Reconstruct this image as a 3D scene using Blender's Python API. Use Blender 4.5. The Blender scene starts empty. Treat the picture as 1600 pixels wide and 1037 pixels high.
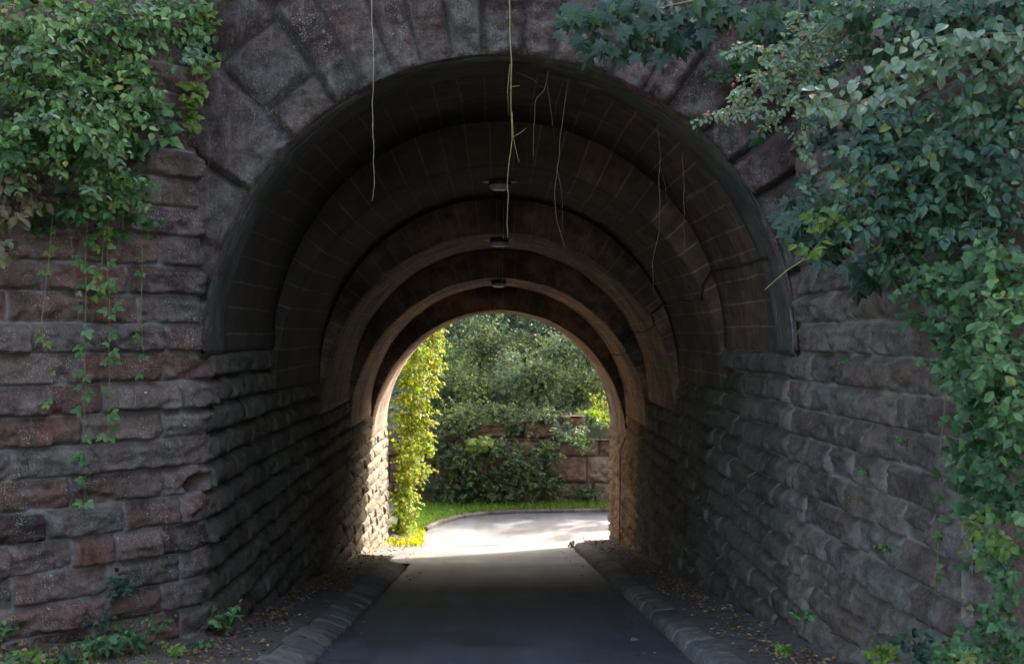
import bpy, math, random
import numpy as np

# ------------------------------------------------------------------ camera, sky, sun, exposure
scene = bpy.context.scene
EYE = 1.68
AXIS_VP = 776.0            # picture column the tunnel axis runs to
CAMX = -0.046
cam_d = bpy.data.cameras.new("camera")
cam = bpy.data.objects.new("camera", cam_d)
scene.collection.objects.link(cam)
cam_d.sensor_width = 36.0
cam_d.lens = 45.0
cam_d.clip_start = 0.1
cam_d.clip_end = 2000.0
cam.location = (CAMX, 0.0, EYE)
cam.rotation_euler = (math.radians(90), 0, -0.012)
cam_d.dof.use_dof = True
cam_d.dof.focus_distance = 13.5
cam_d.dof.aperture_fstop = 3.2
scene.camera = cam

SUN_AZ = math.radians(38)      # off the tunnel axis, towards +x
SUN_EL = math.radians(30)
world = bpy.data.worlds.new("World")
scene.world = world
world.use_nodes = True
wn = world.node_tree
sky = wn.nodes.new("ShaderNodeTexSky")
sky.sky_type = 'NISHITA'
sky.sun_disc = False
sky.sun_elevation = SUN_EL
sky.sun_rotation = SUN_AZ
sky.dust_density = 7.0
sky.ozone_density = 0.2
bgn = wn.nodes["Background"]
bgn.inputs["Strength"].default_value = 0.14
wn.links.new(sky.outputs[0], bgn.inputs["Color"])

sun_d = bpy.data.lights.new("sun", 'SUN')
sun_d.energy = 3.1
sun_d.angle = math.radians(0.6)
sun_d.color = (1.0, 0.94, 0.84)
sun = bpy.data.objects.new("sun", sun_d)
scene.collection.objects.link(sun)
sun.rotation_euler = (math.radians(90) - SUN_EL, 0, math.pi - SUN_AZ)

scene.view_settings.view_transform = 'Standard'
scene.view_settings.look = 'None'
scene.view_settings.exposure = 2.7
scene.view_settings.gamma = 1.0
scene.cycles.max_bounces = 10
scene.cycles.diffuse_bounces = 6
scene.cycles.transparent_max_bounces = 8
scene.cycles.use_denoising = True
scene.cycles.sample_clamp_indirect = 6.0

rnd = random.Random(7)
nr = np.random.default_rng(11)

# ------------------------------------------------------------------ helpers
def link(o):
    scene.collection.objects.link(o)
    return o

def tag(o, label=None, cat=None, group=None, kind=None):
    if label: o["label"] = label
    if cat: o["category"] = cat
    if group: o["group"] = group
    if kind: o["kind"] = kind
    return o

def thing(name, label, cat, loc=(0, 0, 0), group=None):
    o = link(bpy.data.objects.new(name, None))
    o.location = loc
    o.empty_display_size = 0.2
    return tag(o, label, cat, group)

def world_loc(o):
    l = np.zeros(3)
    while o is not None:
        l += np.array(o.location)
        o = o.parent
    return l

class MB:
    """collects vertices and faces of ONE mesh object"""
    def __init__(self):
        self.v, self.f, self.at, self.n = [], [], {}, 0
    def add(self, verts, faces, **attrs):
        verts = np.asarray(verts, dtype=np.float64).reshape(-1, 3)
        self.v.append(verts)
        for f in faces:
            self.f.append(tuple(int(i) + self.n for i in f))
        for k, a in attrs.items():
            self.at.setdefault(k, []).append((self.n, np.asarray(a, dtype=np.float32)))
        self.n += len(verts)
    def build(self, name, mat, parent=None, smooth=True):
        V = np.concatenate(self.v) if self.v else np.zeros((0, 3))
        if parent is not None:
            V = V - world_loc(parent)
        me = bpy.data.meshes.new(name)
        me.from_pydata(V.tolist(), [], self.f)
        for k, lst in self.at.items():
            vec = lst[0][1].ndim == 2
            a = me.attributes.new(k, 'FLOAT_VECTOR' if vec else 'FLOAT', 'POINT')
            full = np.zeros((len(V), 3) if vec else len(V), dtype=np.float32)
            for n0, arr in lst:
                full[n0:n0 + len(arr)] = arr
            a.data.foreach_set('vector' if vec else 'value', full.ravel())
        if smooth:
            me.polygons.foreach_set('use_smooth', [True] * len(me.polygons))
        me.materials.append(mat)
        me.update()
        o = link(bpy.data.objects.new(name, me))
        if parent is not None:
            o.parent = parent
        return o

def _hash(ix, iy, iz):
    h = (ix.astype(np.int64) * 374761393 + iy.astype(np.int64) * 668265263 + iz.astype(np.int64) * 2147483647) & 0xffffffff
    h = ((h ^ (h >> 13)) * 1274126177) & 0xffffffff
    h = h ^ (h >> 16)
    return (h & 0xffff) / 65535.0

def vnoise(x, y, z):
    x0, y0, z0 = np.floor(x), np.floor(y), np.floor(z)
    fx, fy, fz = x - x0, y - y0, z - z0
    fx = fx * fx * (3 - 2 * fx); fy = fy * fy * (3 - 2 * fy); fz = fz * fz * (3 - 2 * fz)
    r = 0
    for dx in (0, 1):
        for dy in (0, 1):
            for dz in (0, 1):
                w = (fx if dx else 1 - fx) * (fy if dy else 1 - fy) * (fz if dz else 1 - fz)
                r = r + w * _hash(x0 + dx, y0 + dy, z0 + dz)
    return r * 2 - 1

def fbm(x, y, z, octaves=4, gain=0.5):
    r, a, f, t = 0, 1.0, 1.0, 0
    for i in range(octaves):
        r = r + a * vnoise(x * f + i * 17.3, y * f + i * 5.1, z * f + i * 9.7)
        t += a; a *= gain; f *= 2.03
    return r / t

def sstep(a, b, x):
    t = np.clip((x - a) / (b - a), 0, 1)
    return t * t * (3 - 2 * t)

def grid_faces(nu, nv):
    i = np.arange(nu - 1)[:, None]; j = np.arange(nv - 1)[None, :]
    a = i * nv + j
    return np.stack([a, a + nv, a + nv + 1, a + 1], -1).reshape(-1, 4)

def tube(mb, pts, r0, r1=None, sides=5, **attrs):
    pts = np.asarray(pts, dtype=float)
    if r1 is None: r1 = r0
    n = len(pts)
    if n < 2: return
    rad = np.linspace(r0, r1, n)
    t = np.gradient(pts, axis=0)
    t /= np.linalg.norm(t, axis=1)[:, None] + 1e-9
    ref = np.array([0.3, 0.9, 0.2]); ref = np.where(np.abs(t @ ref)[:, None] > .93, np.array([1., 0, 0]), ref)
    a = np.cross(t, ref); a /= np.linalg.norm(a, axis=1)[:, None] + 1e-9
    b = np.cross(t, a)
    ang = np.linspace(0, 2 * math.pi, sides, endpoint=False)
    ring = pts[:, None, :] + rad[:, None, None] * (np.cos(ang)[None, :, None] * a[:, None, :] + np.sin(ang)[None, :, None] * b[:, None, :])
    f = []
    for i in range(n - 1):
        for j in range(sides):
            k = (j + 1) % sides
            f.append((i * sides + j, i * sides + k, (i + 1) * sides + k, (i + 1) * sides + j))
    f.append(tuple(range(sides))[::-1]); f.append(tuple((n - 1) * sides + j for j in range(sides)))
    mb.add(ring.reshape(-1, 3), f, **attrs)

def box(mb, c, s, **attrs):
    c = np.array(c, float); s = np.array(s, float) / 2
    v = [c + s * np.array(k) for k in ((-1,-1,-1),(1,-1,-1),(1,1,-1),(-1,1,-1),(-1,-1,1),(1,-1,1),(1,1,1),(-1,1,1))]
    mb.add(v, [(3,2,1,0),(4,5,6,7),(0,1,5,4),(1,2,6,5),(2,3,7,6),(3,0,4,7)], **attrs)

def at(px, py, y):
    """picture column / row at distance y -> world point"""
    return np.array([CAMX + (px - AXIS_VP) / 2000.0 * y, y, EYE - (py - 518.0) / 2000.0 * y])

# ------------------------------------------------------------------ materials
def new_mat(name):
    m = bpy.data.materials.new(name)
    m.use_nodes = True
    nt = m.node_tree
    return m, nt, nt.nodes["Principled BSDF"]

def N(nt, t, **kw):
    n = nt.nodes.new(t)
    for k, v in kw.items(): setattr(n, k, v)
    return n

def ramp(nt, fac, stops, interp='LINEAR'):
    r = N(nt, "ShaderNodeValToRGB")
    r.color_ramp.interpolation = interp
    el = r.color_ramp.elements
    while len(el) < len(stops): el.new(0.5)
    for e, (p, c) in zip(el, stops):
        e.position = p
        e.color = (c, c, c, 1) if isinstance(c, (int, float)) else (*c, 1)
    nt.links.new(fac, r.inputs[0])
    return r.outputs[0]

def noise(nt, vec, scale, detail=4, rough=0.55, dist=0.0):
    n = N(nt, "ShaderNodeTexNoise")
    n.inputs["Scale"].default_value = scale
    n.inputs["Detail"].default_value = detail
    n.inputs["Roughness"].default_value = rough
    n.inputs["Distortion"].default_value = dist
    if vec is not None: nt.links.new(vec, n.inputs["Vector"])
    return n.outputs["Fac"]

def mapping(nt, vec, scale=(1, 1, 1), rot=(0, 0, 0)):
    m = N(nt, "ShaderNodeMapping")
    m.inputs["Scale"].default_value = scale
    m.inputs["Rotation"].default_value = rot
    nt.links.new(vec, m.inputs["Vector"])
    return m.outputs[0]

def mix(nt, fac, a, b, blend='MIX'):
    m = N(nt, "ShaderNodeMix", data_type='RGBA', blend_type=blend)
    for sock, val in ((m.inputs["Factor"], fac), (m.inputs[6], a), (m.inputs[7], b)):
        if isinstance(val, (int, float)): sock.default_value = val
        elif isinstance(val, tuple): sock.default_value = (*val, 1)
        else: nt.links.new(val, sock)
    return m.outputs[2]

def math_n(nt, op, a, b=None):
    m = N(nt, "ShaderNodeMath", operation=op)
    for s, v in zip(m.inputs, (a, b)):
        if v is None: continue
        if isinstance(v, (int, float)): s.default_value = v
        else: nt.links.new(v, s)
    return m.outputs[0]

def bump(nt, bsdf, height, strength=0.4, dist=0.02):
    b = N(nt, "ShaderNodeBump")
    b.inputs["Strength"].default_value = strength
    b.inputs["Distance"].default_value = dist
    nt.links.new(height, b.inputs["Height"])
    nt.links.new(b.outputs[0], bsdf.inputs["Normal"])

def attr(nt, name, out="Fac"):
    a = N(nt, "ShaderNodeAttribute", attribute_name=name)
    return a.outputs[out]

def geo_pos(nt):
    return N(nt, "ShaderNodeNewGeometry").outputs["Position"]

def stone_mat(name, tones, speckle=0.5, grey=0.5, moss=0.15, mortar=(0.31, 0.275, 0.245), streak=0.25, bumpk=0.6):
    m, nt, b = new_mat(name)
    pos = geo_pos(nt)
    tone = attr(nt, "tone")
    n = len(tones)
    col = ramp(nt, tone, [(i / (n - 1), c) for i, c in enumerate(tones)])
    # mottling inside each stone
    mott = ramp(nt, noise(nt, pos, 5.0, 6, 0.65), [(0.3, 0.62), (0.72, 1.3)])
    col = mix(nt, 1.0, col, mott, 'MULTIPLY')
    grit = ramp(nt, noise(nt, pos, 38, 6, 0.75), [(0.30, 0.5), (0.5, 1.0), (0.70, 1.55)])
    col = mix(nt, 0.9, col, grit, 'MULTIPLY')
    big = ramp(nt, noise(nt, pos, 0.9, 6, 0.65), [(0.34, 0.55), (0.5, 1.0), (0.66, 1.2)])
    col = mix(nt, 1.0, col, big, 'MULTIPLY')
    hue = ramp(nt, noise(nt, pos, 2.1, 3), [(0.4, (1.08, .96, .92)), (0.62, (.94, 1.0, 1.04))])
    col = mix(nt, 0.8, col, hue, 'MULTIPLY')
    # grey weathering patches
    g = ramp(nt, noise(nt, pos, 3.3, 7, 0.7), [(0.50, 0.0), (0.70, grey)])
    col = mix(nt, g, col, (0.31, 0.275, 0.245))
    # vertical run-off streaks
    st = ramp(nt, noise(nt, mapping(nt, pos, (14, 14, 1.6)), 1.0, 7, 0.72), [(0.52, 0.0), (0.72, streak)])
    col = mix(nt, st, col, (0.37, 0.335, 0.30))
    dk = ramp(nt, noise(nt, mapping(nt, pos, (6, 6, 1.1)), 1.3, 7, 0.7), [(0.55, 0.0), (0.75, 0.6)])
    col = mix(nt, dk, col, (0.045, 0.04, 0.04))
    # moss
    ms = ramp(nt, noise(nt, pos, 1.7, 6, 0.65), [(0.55, 0.0), (0.72, moss)])
    col = mix(nt, ms, col, (0.10, 0.115, 0.05))
    # mortar
    mo = math_n(nt, 'MULTIPLY', attr(nt, "mortar"), ramp(nt, noise(nt, pos, 9, 5, .7), [(0.3, 0.4), (0.55, 1.0)]))
    col = mix(nt, mo, col, mortar)
    # white speckles (lichen, lime)
    sp = ramp(nt, noise(nt, pos, 42, 3, 0.6), [(0.645, 0.0), (0.69, 1.0)])
    spm = ramp(nt, noise(nt, mapping(nt, pos, (3.5, 3.5, 1.6)), 1.0, 5, .7), [(0.44, 0.0), (0.62, speckle)])
    fine = ramp(nt, noise(nt, mapping(nt, pos, (1, 1, .55)), 95, 3, 0.6), [(0.60, 0.0), (0.66, 0.8)])
    sp = math_n(nt, 'MAXIMUM', sp, fine)
    lime = math_n(nt, 'MULTIPLY', attr(nt, "lime"), ramp(nt, noise(nt, pos, 6, 7, .75), [(0.45, 0.0), (0.66, .6)]))
    col = mix(nt, lime, col, (0.40, 0.36, 0.32))
    col = mix(nt, math_n(nt, 'MULTIPLY', sp, spm), col, (0.72, 0.68, 0.62))
    nt.links.new(col, b.inputs["Base Color"])
    b.inputs["Roughness"].default_value = 0.88
    b.inputs["Specular IOR Level"].default_value = 0.25
    h = math_n(nt, 'ADD', noise(nt, pos, 18, 6, 0.7), math_n(nt, 'MULTIPLY', noise(nt, pos, 60, 5, 0.75), 0.6))
    bump(nt, b, h, bumpk * 1.3, 0.035)
    return m

RED_TONES = [(0.065, 0.042, 0.036), (0.16, 0.078, 0.058), (0.19, 0.105, 0.08), (0.13, 0.095, 0.078), (0.185, 0.15, 0.122), (0.155, 0.09, 0.068), (0.23, 0.175, 0.135)]
GREY_TONES = [(0.115, 0.088, 0.068), (0.15, 0.116, 0.09), (0.165, 0.137, 0.108), (0.15, 0.135, 0.105), (0.19, 0.165, 0.13)]
M = {}
M['wall'] = stone_mat("sandstone_rockface", RED_TONES, speckle=1.0, grey=0.5, moss=0.4, mortar=(0.31, 0.285, 0.26))
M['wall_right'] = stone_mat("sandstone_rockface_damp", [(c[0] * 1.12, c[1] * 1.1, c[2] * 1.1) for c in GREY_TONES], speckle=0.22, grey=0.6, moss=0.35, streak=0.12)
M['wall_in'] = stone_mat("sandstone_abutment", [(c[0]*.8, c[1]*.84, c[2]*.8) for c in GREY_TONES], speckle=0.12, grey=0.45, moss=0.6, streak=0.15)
M['vous'] = stone_mat("sandstone_voussoir", [(0.085, 0.056, 0.048), (0.155, 0.094, 0.076), (0.195, 0.12, 0.097), (0.145, 0.11, 0.096), (0.20, 0.16, 0.14)],
                      speckle=0.9, grey=0.42, moss=0.55, streak=0.6, bumpk=1.0, mortar=(0.07, 0.065, 0.058))
M['block'] = stone_mat("quarry_block", [(0.15, 0.11, 0.085), (0.24, 0.17, 0.135), (0.27, 0.225, 0.18)], speckle=0.3, grey=0.7, moss=1.0, streak=.5, bumpk=1.0, mortar=(0.05, 0.05, 0.04))
M['kerb'] = stone_mat("kerb_stone", [(0.15, 0.145, 0.125), (0.19, 0.18, 0.155), (0.215, 0.20, 0.17)], speckle=0.1, grey=0.3, moss=0.7, streak=0.0, mortar=(0.25, 0.235, 0.2), bumpk=0.3)

M['wall_bounce'] = stone_mat("sandstone_bounce_lit", [(0.33, 0.195, 0.10), (0.40, 0.245, 0.125), (0.36, 0.25, 0.15), (0.43, 0.29, 0.17)], speckle=0.1, grey=0.3, moss=0.2, streak=0.1)  # warm light bounced from the sunlit side, put into the stone colour

M['kerb_far'] = stone_mat("kerb_stone_mossy", [(0.10, 0.095, 0.08), (0.13, 0.12, 0.10), (0.16, 0.15, 0.12)], speckle=0.1, grey=0.3, moss=0.9, streak=0.0, mortar=(0.06, 0.055, 0.05), bumpk=0.4)

def ashlar_mat(name, c1, c2, mortar, row=0.29, wid=1.45, moss=0.2, damp=1.0):
    m, nt, b = new_mat(name)
    uvp = attr(nt, "uvp", "Vector")
    pos = geo_pos(nt)
    br = N(nt, "ShaderNodeTexBrick")
    br.inputs["Scale"].default_value = 1.0
    br.inputs["Brick Width"].default_value = wid
    br.inputs["Row Height"].default_value = row
    br.inputs["Mortar Size"].default_value = 0.014
    br.inputs["Mortar Smooth"].default_value = 0.35
    br.inputs["Bias"].default_value = 0.0
    br.inputs["Color1"].default_value = (*c1, 1)
    br.inputs["Color2"].default_value = (*c2, 1)
    br.inputs["Mortar"].default_value = (*mortar, 1)
    # slightly wavering joints
    wob = N(nt, "ShaderNodeTexNoise"); wob.inputs["Scale"].default_value = 2.2; wob.inputs["Detail"].default_value = 5
    nt.links.new(uvp, wob.inputs["Vector"])
    off = N(nt, "ShaderNodeVectorMath", operation='MULTIPLY_ADD')
    nt.links.new(wob.outputs["Color"], off.inputs[0])
    off.inputs[1].default_value = (0.09, 0.06, 0)
    nt.links.new(uvp, off.inputs[2])
    nt.links.new(off.outputs[0], br.inputs["Vector"])
    col = br.outputs["Color"]
    mott = ramp(nt, noise(nt, pos, 4.0, 6, 0.65), [(0.3, 0.4), (0.72, 1.5)])
    col = mix(nt, 1.0, col, mott, 'MULTIPLY')
    st = ramp(nt, noise(nt, mapping(nt, uvp, (0.9, 8, 1)), 1.0, 5, 0.65), [(0.53, 0.0), (0.74, 0.45)])
    col = mix(nt, st, col, (0.22, 0.19, 0.15))
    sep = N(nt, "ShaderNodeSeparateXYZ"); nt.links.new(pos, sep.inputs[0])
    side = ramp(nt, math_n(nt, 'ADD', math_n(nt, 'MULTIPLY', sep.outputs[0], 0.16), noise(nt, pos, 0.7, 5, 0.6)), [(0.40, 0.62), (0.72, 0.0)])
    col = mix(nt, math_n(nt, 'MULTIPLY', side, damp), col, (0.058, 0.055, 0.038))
    sm = ramp(nt, noise(nt, pos, 0.9, 5, 0.6), [(0.44, 0.0), (0.62, 0.85)])
    col = mix(nt, sm, col, (0.05, 0.042, 0.035))
    col = mix(nt, math_n(nt, 'MULTIPLY', br.outputs["Fac"], ramp(nt, noise(nt, pos, 3, 4, .7), [(.38, .05), (.65, .5)])), col, mortar)
    ms = ramp(nt, noise(nt, pos, 1.3, 5, 0.6), [(0.5, 0.0), (0.7, moss)])
    col = mix(nt, ms, col, (0.085, 0.09, 0.045))
    nt.links.new(col, b.inputs["Base Color"])
    b.inputs["Roughness"].default_value = 0.85
    b.inputs["Specular IOR Level"].default_value = 0.25
    h = math_n(nt, 'ADD', math_n(nt, 'MULTIPLY', noise(nt, pos, 14, 6, 0.65), 0.6), math_n(nt, 'MULTIPLY', br.outputs["Fac"], -0.7))
    bump(nt, b, h, 0.45, 0.02)
    return m
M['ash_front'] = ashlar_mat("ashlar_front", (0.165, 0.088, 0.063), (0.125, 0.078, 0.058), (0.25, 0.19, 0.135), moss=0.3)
M['ash_red_lit'] = ashlar_mat("ashlar_red_lit", (0.35, 0.20, 0.13), (0.295, 0.18, 0.125), (0.37, 0.27, 0.19), moss=0.1, damp=.35)  # lighter, warmer copy: bounce light on the far rings painted into the ashlar

def lip_mat():
    m, nt, b = new_mat("mossy_render")
    pos = geo_pos(nt); uvp = attr(nt, "uvp", "Vector")
    n1 = noise(nt, mapping(nt, uvp, (9, 1.6, 1)), 1.0, 8, 0.75)
    col = ramp(nt, n1, [(0.28, (0.035, 0.032, 0.028)), (0.45, (0.075, 0.07, 0.052)), (0.58, (0.12, 0.112, 0.078)), (0.78, (0.26, 0.24, 0.20))])
    w = ramp(nt, noise(nt, mapping(nt, uvp, (16, 0.9, 1)), 1.0, 5, 0.7), [(0.57, 0.0), (0.68, 0.75)])
    col = mix(nt, w, col, (0.40, 0.40, 0.38))
    d = ramp(nt, noise(nt, pos, 1.5, 4), [(0.38, 0.7), (0.52, 0.0)])
    col = mix(nt, d, col, (0.03, 0.032, 0.034))
    nt.links.new(col, b.inputs["Base Color"])
    b.inputs["Roughness"].default_value = 0.8
    bump(nt, b, noise(nt, pos, 12, 8, 0.75), 1.0, 0.04)
    return m
M['lip'] = lip_mat()

def simple(name, col, rough=0.7, metal=0.0, var=0.15, scale=8, bumpk=0.0):
    m, nt, b = new_mat(name)
    pos = geo_pos(nt)
    v = ramp(nt, noise(nt, pos, scale, 5), [(0.3, 1 - var), (0.7, 1 + var)])
    c = mix(nt, 1.0, tuple(col), v, 'MULTIPLY')
    nt.links.new(c, b.inputs["Base Color"])
    b.inputs["Roughness"].default_value = rough
    b.inputs["Metallic"].default_value = metal
    if bumpk: bump(nt, b, noise(nt, pos, scale * 3, 5, 0.7), bumpk, 0.02)
    return m

def asphalt_mat():
    m, nt, b = new_mat("asphalt")
    pos = geo_pos(nt)
    base = ramp(nt, noise(nt, pos, 0.7, 6, 0.6), [(0.3, (0.07, 0.071, 0.078)), (0.7, (0.105, 0.107, 0.115))])
    gr = ramp(nt, noise(nt, pos, 60, 5, 0.8), [(0.3, 0.55), (0.7, 1.5)])
    col = mix(nt, 1.0, base, gr, 'MULTIPLY')
    lane = ramp(nt, noise(nt, mapping(nt, pos, (2.6, 0.1, 1)), 1.0, 4), [(0.35, 0.82), (0.65, 1.2)])
    col = mix(nt, 1.0, col, lane, 'MULTIPLY')
    vo = N(nt, "ShaderNodeTexVoronoi", feature='DISTANCE_TO_EDGE'); vo.inputs["Scale"].default_value = 0.55
    wv = N(nt, "ShaderNodeVectorMath", operation='MULTIPLY_ADD'); wn_ = N(nt, "ShaderNodeTexNoise"); wn_.inputs["Scale"].default_value = 1.4; wn_.inputs["Detail"].default_value = 6
    nt.links.new(pos, wn_.inputs["Vector"]); nt.links.new(wn_.outputs["Color"], wv.inputs[0]); wv.inputs[1].default_value = (.9, .9, 0); nt.links.new(pos, wv.inputs[2]); nt.links.new(wv.outputs[0], vo.inputs["Vector"])
    ck = ramp(nt, vo.outputs["Distance"], [(0.0, 0.55), (0.008, 0.0)])
    col = mix(nt, math_n(nt, 'MULTIPLY', ck, ramp(nt, noise(nt, pos, .5, 3), [(.5, 0.), (.6, 1.)])), col, (0.025, 0.025, 0.025))
    damp = ramp(nt, noise(nt, mapping(nt, pos, (0.9, 0.6, 1)), 1.0, 5, 0.6), [(0.54, 0.0), (0.62, 0.6)])
    col = mix(nt, damp, col, (0.04, 0.04, 0.043))
    nt.links.new(col, b.inputs["Base Color"])
    r = ramp(nt, damp, [(0.0, 0.72), (1.0, 0.5)])
    nt.links.new(r, b.inputs["Roughness"])
    bump(nt, b, noise(nt, pos, 110, 3, 0.7), 0.35, 0.006)
    return m
M['asphalt'] = asphalt_mat()

def soil_mat(name, a, bcol, c):
    m, nt, b = new_mat(name)
    pos = geo_pos(nt)
    col = ramp(nt, noise(nt, pos, 3.5, 8, 0.7), [(0.28, a), (0.5, bcol), (0.72, c)])
    gr = ramp(nt, noise(nt, pos, 45, 4, 0.7), [(0.3, 0.6), (0.7, 1.4)])
    col = mix(nt, 1.0, col, gr, 'MULTIPLY')
    nt.links.new(col, b.inputs["Base Color"])
    b.inputs["Roughness"].default_value = 0.95
    bump(nt, b, noise(nt, pos, 25, 6, 0.7), 0.6, 0.03)
    return m
M['soil'] = soil_mat("soil", (0.05, 0.04, 0.03), (0.09, 0.07, 0.05), (0.13, 0.10, 0.075))
M['earth'] = soil_mat("brown_earth", (0.08, 0.05, 0.035), (0.15, 0.10, 0.07), (0.2, 0.14, 0.10))
M['path'] = soil_mat("dusty_path", (0.07, 0.056, 0.046), (0.12, 0.10, 0.085), (0.16, 0.14, 0.12))
M['turf'] = soil_mat("turf", (0.045, 0.06, 0.022), (0.06, 0.085, 0.03), (0.08, 0.085, 0.04))
M['forest_floor'] = soil_mat("forest_floor", (0.03, 0.035, 0.02), (0.05, 0.055, 0.03), (0.08, 0.07, 0.045))
M['bark'] = simple("bark", (0.10, 0.08, 0.06), 0.9, 0, 0.35, 20, 0.6)
M['stem'] = simple("stem", (0.16, 0.13, 0.07), 0.7, 0, 0.3, 30)
M['stem_green'] = simple("stem_green", (0.22, 0.24, 0.07), 0.6, 0, 0.2, 30)
M['root_pale'] = simple("root_pale", (0.34, 0.30, 0.21), 0.6, 0, 0.25, 25)
M['root_yellow'] = simple("root_yellow", (0.27, 0.24, 0.08), 0.6, 0, 0.25, 25)
M['root_dark'] = simple("root_dark", (0.18, 0.14, 0.10), 0.7, 0, 0.25, 25)
M['cable'] = simple("cable_black", (0.03, 0.028, 0.026), 0.6)
M['lamp_dark'] = simple("lamp_housing", (0.035, 0.036, 0.04), 0.5)
M['lamp_ring'] = simple("lamp_diffuser", (0.55, 0.55, 0.53), 0.35, 0, 0.08)
M['metal'] = simple("galvanised", (0.35, 0.34, 0.32), 0.45, 0.6)
M['berry'] = simple("rose_hip", (0.35, 0.07, 0.05), 0.35)

def leaf_mat(name, tones, trans=0.35, rough=0.42, spec=0.5, tint=(1.25, 1.25, 0.45)):
    m, nt, b = new_mat(name)
    tone = attr(nt, "tone")
    n = len(tones)
    ps = [0, .38, .76, .985, .9995] if n == 5 else [i / (n - 1) for i in range(n)]      # a fifth tone: the odd yellowed leaf
    col = ramp(nt, tone, list(zip(ps, tones)))
    v = ramp(nt, noise(nt, geo_pos(nt), 35, 2), [(0.3, 0.8), (0.7, 1.2)])
    col = mix(nt, 1.0, col, v, 'MULTIPLY')
    nt.links.new(col, b.inputs["Base Color"])
    b.inputs["Roughness"].default_value = rough
    b.inputs["Specular IOR Level"].default_value = spec
    t = N(nt, "ShaderNodeBsdfTranslucent")
    nt.links.new(mix(nt, 1.0, col, tint, 'MULTIPLY'), t.inputs["Color"])
    ms = N(nt, "ShaderNodeMixShader")
    ms.inputs[0].default_value = trans
    nt.links.new(b.outputs[0], ms.inputs[1]); nt.links.new(t.outputs[0], ms.inputs[2])
    nt.links.new(ms.outputs[0], nt.nodes["Material Output"].inputs["Surface"])
    return m
M['leaf'] = leaf_mat("leaf_green", [(0.035, 0.09, 0.03), (0.075, 0.17, 0.052), (0.13, 0.25, 0.08), (0.21, 0.34, 0.14), (0.30, 0.29, 0.06)], spec=.4)
M['leaf_fresh'] = leaf_mat("leaf_fresh", [(0.05, 0.115, 0.035), (0.10, 0.21, 0.06), (0.165, 0.30, 0.085), (0.26, 0.40, 0.15), (0.34, 0.33, 0.07)], spec=.4)
M['leaf_blue'] = leaf_mat("leaf_blue_green", [(0.03, 0.075, 0.042), (0.065, 0.14, 0.08), (0.11, 0.205, 0.115), (0.17, 0.275, 0.14), (0.28, 0.30, 0.07)])
M['leaf_dark'] = leaf_mat("leaf_dark", [(0.02, 0.05, 0.03), (0.035, 0.078, 0.045), (0.055, 0.11, 0.06)])
M['leaf_pale'] = leaf_mat("leaf_pale", [(0.10, 0.17, 0.10), (0.16, 0.245, 0.15), (0.22, 0.30, 0.20), (0.24, 0.30, 0.14)])
M['leaf_lime'] = leaf_mat("leaf_lime", [(0.12, 0.20, 0.03), (0.18, 0.28, 0.04), (0.25, 0.34, 0.06)], trans=0.4)
M['leaf_sun'] = leaf_mat("leaf_yellow_green", [(0.14, 0.215, 0.010), (0.21, 0.29, 0.012), (0.30, 0.355, 0.018), (0.23, 0.17, 0.03)], trans=0.45, rough=.65, spec=.15, tint=(1.2, 1.2, .25))
M['leaf_brown'] = leaf_mat("leaf_brown", [(0.13, 0.10, 0.05), (0.19, 0.14, 0.07), (0.15, 0.16, 0.06)], trans=0.25)
M['leaf_far'] = leaf_mat("leaf_far", [(0.028, 0.062, 0.032), (0.06, 0.115, 0.055), (0.10, 0.165, 0.07), (0.17, 0.22, 0.07)], rough=.6, spec=.25)
M['litter'] = leaf_mat("leaf_litter", [(0.08, 0.042, 0.024), (0.19, 0.10, 0.05), (0.30, 0.18, 0.085), (0.40, 0.31, 0.19)], trans=0.1, rough=0.8, spec=0.2)
M['grass'] = leaf_mat("grass_blade", [(0.12, 0.22, 0.035), (0.17, 0.31, 0.05), (0.24, 0.38, 0.07)], trans=0.35, spec=0.3)

# ------------------------------------------------------------------ the lie of the land
def walk_z(y):                        # walkway level along the descending underpass
    y = np.asarray(y, float)
    return np.where(y < 36.0, -0.1125 * y, -0.1125 * 36.0 - 0.012 * (y - 36.0))
def road_z(y):
    return walk_z(y) - 0.16

R = 3.0
YB = [13.1, 17.1, 21.45, 25.85, 30.2, 34.5]        # where one ring of the barrel meets the next
SPR = [1.485 - 0.575 * i for i in range(5)]
CH = 0.2875

def sheet(name, xs, ys, zf, mat, kind='structure', lab=None):
    X, Y = np.meshgrid(xs, ys, indexing='ij')
    Z = zf(X, Y)
    mb = MB()
    mb.add(np.stack([X, Y, Z], -1).reshape(-1, 3), grid_faces(len(xs), len(ys)))
    return tag(mb.build(name, mat), kind=kind)

def spans(*segs):
    out = []
    for a, b, st in segs:
        n = max(2, int(round((b - a) / st)) + 1)
        out += list(np.linspace(a, b, n))
    return np.unique(np.round(out, 4))

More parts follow.
